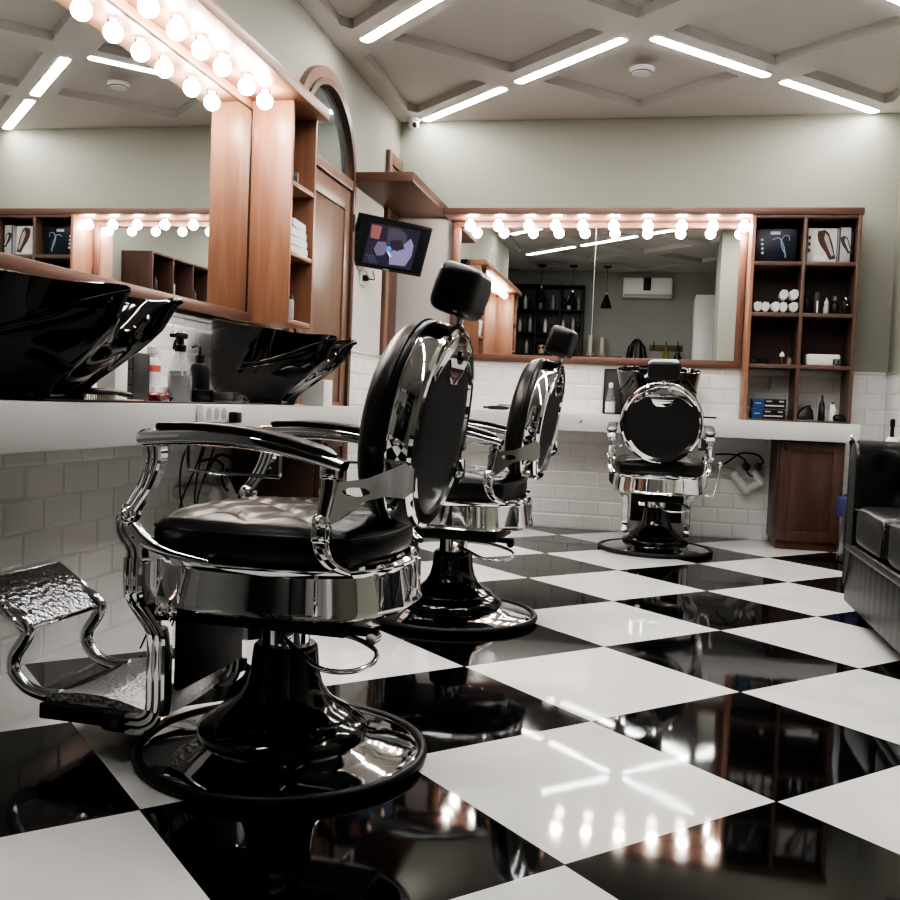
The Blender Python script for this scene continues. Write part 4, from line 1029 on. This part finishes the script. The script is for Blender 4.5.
t = tag(obj('front_knob', lathe(new(), [(.012, 0), (.012, .006), (.006, .01), (0, .01)], 16), M['chrome']), 'tiny round knob on the front edge of the back counter', 'knob'); t.location = (-.31, 6.349, .755); t.rotation_euler = (PI / 2, 0, 0)

# ------------------------------------------------------------------ sofa
def sofa():
    t = thing('sofa', 'black leather tufted sofa cut by the right edge', 'sofa', (0, 0, 0))
    x0, x1, ya, yb = .972, 1.60, 2.50, 4.44
    bm = new(); box(bm, (x0, ya, .05), (x1, yb, .285), .018, 3); obj('base', bm, M['pleat'], t)
    bm = new(); box(bm, (x0 - .008, ya, .275), (x1, yb - .0, .315), .014, 3); obj('front_rail', bm, M['leather_sofa'], t)
    arm_in = yb - .15
    w = (arm_in - (ya + .15)) / 3
    for k in range(3):
        bm = new(); a = ya + .15 + w * k
        superball(bm, (.5 * (x0 + 1.40), a + w / 2, .402), (.5 * (1.40 - x0) + .012, w / 2 - .001, .086), .28, 64, 28); cu = obj('seat_cushion', bm, M['leather_sofa'], t, angle=70)
        bm = new(); xx = x0 - .010
        tube(bm, [(xx, a + .02, .335), (xx, a + .015, .41), (xx + .004, a + .025, .466), (xx + .005, a + w - .025, .466), (xx, a + w - .015, .41), (xx, a + w - .02, .335)], .0045, 8, smooth=2); obj('piping', bm, M['leather_sofa'], cu)
    for y0, y1, s in ((ya, ya + .15, -1), (arm_in, yb, 1)):
        bm = new(); yc = (y0 + y1) / 2
        # body and rolled top with tufts on the inner face
        n = 40; m_ = 34; rs = []
        prof = []
        for k in range(m_):
            q = k / (m_ - 1)
            if q < .35: prof.append((-s * .062, .30 + q / .35 * .30))
            elif q < .8:
                a = (q - .35) / .45 * PI * 1.15; prof.append((-s * (.082 * math.cos(a) - .006), .668 + .080 * math.sin(a)))
            else: prof.append((s * .068, .61 - (q - .8) / .2 * .54))
        for i in range(n + 1):
            x = x0 + .012 + (x1 - x0 - .012) * i / n; r = []
            for k, (dy, z) in enumerate(prof):
                d = 0
                for jx in range(8):
                    for jz, zz in enumerate((.42, .54, .665)):
                        px = x0 + .10 + jx * .15 + (.075 if jz % 2 else 0)
                        if dy * s < .0:
                            e = ((x - px) ** 2 + (z - zz) ** 2); d += .026 * math.exp(-e / .0012) + .014 * math.exp(-e / .007)
                r.append(Vector((x, yc + dy + s * min(d, .04), z - (min(d, .02) * .6 if z > .68 else 0))))
            rs.append(r)
        rings(bm, rs)
        ar = obj('arm', bm, M['leather_sofa'], t, angle=70)
        bm = new(); prism(bm, [(yc + dy * .93, z if z > .12 else .12) for dy, z in prof], lambda a, b_, tt: Vector((tt, a, b_ - .01)), x0 - .006, x0 + .02, bev=.006); obj('arm_front', bm, M['leather_sofa'], ar)
    bm = new(); box(bm, (1.41, ya + .15, .30), (x1, arm_in, .72), .06, 4); obj('backrest', bm, M['leather_sofa'], t)
    for x in (x0 + .06, x1 - .06):
        for y in (ya + .09, yb - .12):
            bm = new(); lathe(bm, [(.018, 0), (.022, .01), (.025, .03), (.028, .052)], 16, (x, y, 0)); obj('foot', bm, M['blackp'], t)
    return t
sofa()

t = thing('waste_bin', 'grey bin with blue liner showing past the sofa\'s far end', 'bin', (1.355, 6.06, 0))
bm = new(); lathe(bm, [(.10, 0), (.112, .005), (.125, .33)], 32); obj('body', bm, M['steel'], t)
bm = new(); rs = []
for z, r in ((.27, .127), (.29, .131), (.33, .133), (.375, .131), (.385, .124), (.35, .118)):
    rs.append([Vector(((r + .004 * math.sin(9 * a + z * 40)) * math.cos(a), (r + .004 * math.sin(9 * a + z * 40)) * math.sin(a), z + .006 * math.sin(7 * a))) for a in [2 * PI * k / 48 for k in range(48)]])
rings(bm, rs, cap=False); obj('liner', bm, M['bluebag'], t)
t = thing('cleaning_pole', 'black pole with chrome knob rising behind the sofa arm', 'pole', (1.14, 5.30, 0))
bm = new(); lathe(bm, [(.012, 0), (.010, .70), (.015, .705), (.016, .725), (.010, .73), (.0, .731)], 16); obj('shaft', bm, M['blackp'], t)
bm = new(); ball(bm, (0, 0, .743), .013); obj('knob', bm, M['chrome'], t)
t = thing('broom', 'black broom handle with white collar behind the sofa, right edge', 'broom', (1.362, 5.45, 0))
bm = new(); lathe(bm, [(.010, .06), (.010, .80), (.013, .81), (.013, .84), (.008, .845)], 14); obj('handle', bm, M['blackp'], t)
bm = new(); lathe(bm, [(.02, .68), (.03, .70), (.03, .735), (.02, .75)], 16); tube(bm, [(.02, 0, .74), (.05, 0, .75), (.055, 0, .70)], .006, 8); obj('collar', bm, M['whitep'], t)
bm = new(); box(bm, (-.12, -.02, .0), (.12, .02, .07), .012); obj('head', bm, M['blackp'], t)

# ------------------------------------------------------------------ right wall cabinet (seen twice reflected)
t = thing('wall_cabinet', 'open brown wall cabinet above the sofa, visible only in the mirrors', 'cabinet', (XR, 4.8, 1.40))
Wd, Hh, Ln = .33, .80, 1.75
for a, b_ in ((-.022, 0), (-Ln, -Ln + .022)) + tuple((-Ln * k / 4 - .01, -Ln * k / 4 + .01) for k in (1, 2, 3)):
    bm = new(); box(bm, (-Wd, a, 0), (-.001, b_, Hh), .002); obj('upright', bm, M['dwoodZ'], t)
for z in (0, .37, Hh - .022):
    bm = new(); box(bm, (-Wd + .002, -Ln + .023, z), (-.012, -.023, z + .022), .002); obj('shelf', bm, M['dwoodX'], t)
bm = new(); box(bm, (-.0115, -Ln + .0225, .001), (-.001, -.0225, Hh)); obj('back_panel', bm, M['cubby'], t, False)
for i, (y, h, m_) in enumerate(((4.66, .10, 'whitep'), (4.52, .17, 'dgrey'), (4.24, .16, 'whitep'), (4.15, .18, 'bottle_pale'), (3.78, .10, 'whitep'), (3.66, .14, 'dgrey'))):
    lathe_bottle('bottle', 'bottle in the right wall cabinet, %s from its far end, seen in the mirrors' % ORD[i], 'bottle', (1.42, y, 1.40 + .393), M[m_], M['greyp'], stdb(.028, h), [(.012, h), (.012, h + .02), (0, h + .021)], 'bottles in the right wall cabinet')

# ------------------------------------------------------------------ front wall things, seen in the back mirror
def barunit():
    t = thing('bar_shelf', 'tall black bottle shelf on the front wall, reflected in the back mirror', 'shelf', (-1.90, YF, 0))
    W, H, D = 1.05, 2.6, .24
    for x in (0, .35, .70, W - .03):
        bm = new(); box(bm, (x, .002, 0), (x + .025, D, H), .002); obj('upright', bm, M['blackm'], t)
    for z in (1.0, 1.58, 1.89, 2.22, H - .025):
        bm = new(); box(bm, (.026, .002, z), (W - .031, D - .004, z + .022), .002); obj('shelf', bm, M['blackm'], t)
    bm = new(); box(bm, (.0, .0, 0), (W, .0015, H)); obj('back_panel', bm, M['dgrey'], t, False)
    bm = new(); box(bm, (.026, .002, .05), (W - .031, D + .12, .99), .004); obj('cupboard', bm, M['blackm'], t)
    return t
barunit()
k = 0
for z, row in ((2.243, 'top'), (1.913, 'middle'), (1.603, 'lowest')):
    xs = [.07, .13, .20, .28, .42, .50, .60, .76, .83, .90, .97] if row != 'lowest' else [.08, .24, .92]
    for i, x in enumerate(xs):
        h = (.13, .20, .17, .22, .15, .19)[(i * 5 + len(row)) % 6]
        m_ = ('bottle_dark', 'bottle_pale', 'bottle_amber', 'lgrey', 'bottle_dark', 'whitep')[(i * 7 + len(row)) % 6]
        lathe_bottle('bottle', 'bottle on the bar\'s %s shelf, %s from the left in the mirror' % (row, ORD[i]), 'bottle', (-1.90 + x, YF + .15, z), M[m_], M['greyp'], stdb(.026, h, h * .4), [(.011, h), (.011, h + .03), (0, h + .031)], 'bottles on the reflected bar shelf', seg=14)
t = thing('skull_ornament', 'pale skull-like ornament on the reflected bar, left of the middle headrest', 'ornament', (-1.435, YF + .15, 1.603))
bm = new(); ball(bm, (0, 0, .095), .075, sc=(.9, 1, 1)); box(bm, (-.04, .02, .0), (.04, .075, .06), .015); obj('skull', bm, M['bone'], t)
bm = new()
for s in (-1, 1): ball(bm, (s * .028, .068, .09), .017)
obj('eye_socket', bm, M['blackp'], t)
bm = new(); ball(bm, (0, -.01, .13), .076, sc=(1, 1, .7)); obj('cap', bm, M['blackp'], t)

def pendant(lab, x, y, ztop, zb):
    t = thing('pendant_lamp', lab, 'pendant lamp', (x, y, ZC), group='black pendant lamps in the mirror')
    bm = new(); lathe(bm, [(.055, 0), (.055, -.018), (.03, -.03), (0, -.03)], 24); obj('canopy', bm, M['blackm'], t)
    bm = new(); cyl(bm, (0, 0, -.03), (0, 0, ztop - ZC), .004, 6); obj('cord', bm, M['blackp'], t)
    bm = new(); lathe(bm, [(.018, ztop - ZC), (.018, ztop - ZC - .035), (0, ztop - ZC - .035)], 16); obj('lamp_holder', bm, M['steel'], t)
    bm = new(); lathe(bm, [(.02, ztop - ZC - .03), (.082, zb - ZC), (.078, zb - ZC), (.018, ztop - ZC - .036)], 28); obj('shade', bm, M['blackm'], t)
pendant('black cone pendant lamp reflected before the bottles, leftmost in the mirror', -1.42, -.15, 2.52, 2.30)
pendant('black cone pendant lamp reflected, second from the left in the mirror', -.985, -.17, 2.47, 2.27)
pendant('black cone pendant lamp reflected, just right of the mirror seam', -.52, -.2, 2.45, 2.24)

t = thing('air_conditioner', 'white wall air conditioner high on the front wall, in the back mirror', 'air conditioner', (.03, YF + .002, 2.44))
bm = new(); box(bm, (-.345, 0, 0), (.345, .16, .285), .025, 3); obj('body', bm, M['whitep'], t)
bm = new(); box(bm, (-.33, .145, .015), (.33, .166, .05), .004); obj('flap', bm, M['lgrey'], t)
bm = new(); box(bm, (-.06, .1605, .10), (.045, .166, .28), .006); box(bm, (-.05, .166, .12), (.035, .168, .2), .002, mi=1); obj('display', bm, [M['blackp'], M['dgrey']], t)

t = thing('coat_rack', 'wooden coat rack with three hooks on the front wall, in the mirror', 'coat rack', (.325, YF + .002, 1.70))
bm = new(); box(bm, (-.23, 0, 0), (.23, .02, .085), .004); obj('board', bm, M['rack'], t)
for x in (-.17, 0, .165):
    bm = new(); tube(bm, [(x, .02, .03), (x, .06, .035), (x, .075, .08), (x, .065, .13)], .007, 8); obj('hook', bm, M['blackm'], t)
t = thing('jacket', 'black jacket hanging left of the coat rack in the mirror', 'jacket', (-.085, YF + .06, 1.10))
bm = new()
rs = []
for z, hx, hy in ((0, .11, .05), (.2, .12, .055), (.4, .125, .055), (.55, .12, .055), (.66, .10, .05), (.73, .06, .045), (.76, .03, .03)):
    rs.append([Vector((hx * math.cos(a) * (1 + .05 * math.sin(7 * a)), max(-.05, hy * math.sin(a) * (1 + .12 * math.sin(9 * a + z * 6))), z)) for a in [2 * PI * q / 40 for q in range(40)]])
rings(bm, rs); obj('body', bm, M['blackp'], t)
bm = new()
for s in (-1, 1): tube(bm, [(s * .08, .02, .66), (s * .11, .04, .5), (s * .125, .05, .25), (s * .12, .05, .05)], lambda q: .036 - .01 * q, 12)
obj('sleeves', bm, M['blackp'], t)
def bag(lab, x, m_, w):
    t = thing('cloth_bag', lab, 'bag', (x, YF + .105, 1.35))
    bm = new(); rs = []
    for z, hx, hy in ((0, w, .03), (.12, w * 1.05, .04), (.25, w * .75, .035), (.33, w * .3, .02)):
        rs.append([Vector((hx * math.cos(a), hy * math.sin(a), z)) for a in [2 * PI * q / 24 for q in range(24)]])
    rings(bm, rs); obj('body', bm, M[m_], t)
    bm = new(); tube(bm, [(-w * .25, 0, .32), (0, -.005, .43), (w * .25, 0, .32)], .008, 8); obj('strap', bm, M[m_], t)
bag('olive cloth bag on the middle hook of the coat rack in the mirror', .325, 'olive', .07)
bag('black cloth bag on the last hook of the coat rack in the mirror', .49, 'blackp', .075)
t = thing('locker', 'tall white locker standing in the mirrored corner right of the coat rack', 'locker', (.68, YF + .002, 0))
bm = new(); box(bm, (0, 0, .0), (.30, .62, 2.44), .006); obj('carcass', bm, M['whitep'], t)
for k in range(3):
    bm = new(); box(bm, (-.012, .01 + .203 * k, .05), (-.001, .20 + .203 * k, 2.40), .003); dd = obj('door', bm, M['whitep'], t)
    bm = new(); box(bm, (-.03, .17 + .203 * k, 1.1), (-.013, .185 + .203 * k, 1.3), .003); obj('handle', bm, M['steel'], dd)
t = thing('notice_board', 'narrow black notice panel beside the locker in the mirror', 'panel', (.94, -.16, 2.17))
bm = new(); box(bm, (.045, 0, 0), (.085, .012, .27), .003); box(bm, (.05, .0122, .01), (.08, .0135, .26), .0005, mi=1); obj('panel', bm, [M['blackp'], M['dgrey']], t)
bm = new(); box(bm, (.055, -.012, .1), (.075, 0, .16)); obj('mount', bm, M['blackm'], t)
t = thing('coffee_counter', 'dark coffee counter under the paper cups in the mirror', 'counter', (-.83, YF + .002, 0))
bm = new(); box(bm, (0, 0, 0), (.55, .34, 1.56), .004); obj('body', bm, M['blackm'], t)
bm = new(); box(bm, (-.008, 0, 1.561), (.558, .35, 1.59), .004); obj('worktop', bm, M['dwoodX'], t)
for i, (x, n_) in enumerate(((.09, 9), (.26, 8))):
    t = thing('cup_stack', ['stack of paper cups left of the mirror seam', 'stack of paper cups right of the mirror seam'][i], 'cups', (-.83 + x, YF + .17, 1.593), group='paper cup stacks')
    bm = new(); pr_ = [(.025, 0)]
    for q in range(n_): pr_ += [(.034, .08 + .026 * q), (.037, .083 + .026 * q), (.037, .088 + .026 * q), (.033, .09 + .026 * q)]
    lathe(bm, pr_ + [(.03, pr_[-1][1])], 20); obj('cups', bm, M['cream'], t)
    bm = new(); lathe(bm, [(.055, 0), (.058, .004), (.058, .05), (.054, .052), (.054, .004)], 24); obj('holder', bm, M['bone'], t)
t = thing('framed_panel', 'dark framed panel on the recessed left wall, seen in the back mirror', 'picture', (-2.0, .15, 2.0))
bm = new(); box(bm, (.001, -.25, 0), (.02, .25, .6), .004); obj('frame', bm, M['blackm'], t)
bm = new(); box(bm, (.0202, -.22, .03), (.022, .22, .57)); obj('picture', bm, M['dgrey'], t, False)

# ------------------------------------------------------------------ world, camera, look
w = bpy.data.worlds.new('world'); scene.world = w; w.use_nodes = True
w.node_tree.nodes['Background'].inputs[0].default_value = (.5, .5, .5, 1); w.node_tree.nodes['Background'].inputs[1].default_value = .15
cd = bpy.data.cameras.new('camera'); cam = bpy.data.objects.new('camera', cd); COL.objects.link(cam)
R = ((0.9795564865151929, -0.04727944691608366, 0.1955345075052482), (0.19740860665728838, 0.0388504186812788, -0.9795511660887948), (0.03871603987546648, 0.9981258932958299, 0.04738954936230897))
cam.matrix_world = Matrix(((*R[0], .10940369), (*R[1], 0.), (*R[2], .83574855), (0, 0, 0, 1)))
cd.sensor_width = 36.; cd.lens = 979.668 / 900 * 36.; cd.clip_start = .02; cd.clip_end = 60
scene.camera = cam
scene.view_settings.view_transform = 'AgX'
scene.view_settings.look = 'AgX - High Contrast'
scene.view_settings.exposure = 1.36
cy = scene.cycles
cy.use_denoising = True; cy.max_bounces = 12; cy.glossy_bounces = 8; cy.diffuse_bounces = 4; cy.transmission_bounces = 8
cy.sample_clamp_indirect = 6.; cy.caustics_reflective = False; cy.caustics_refractive = False
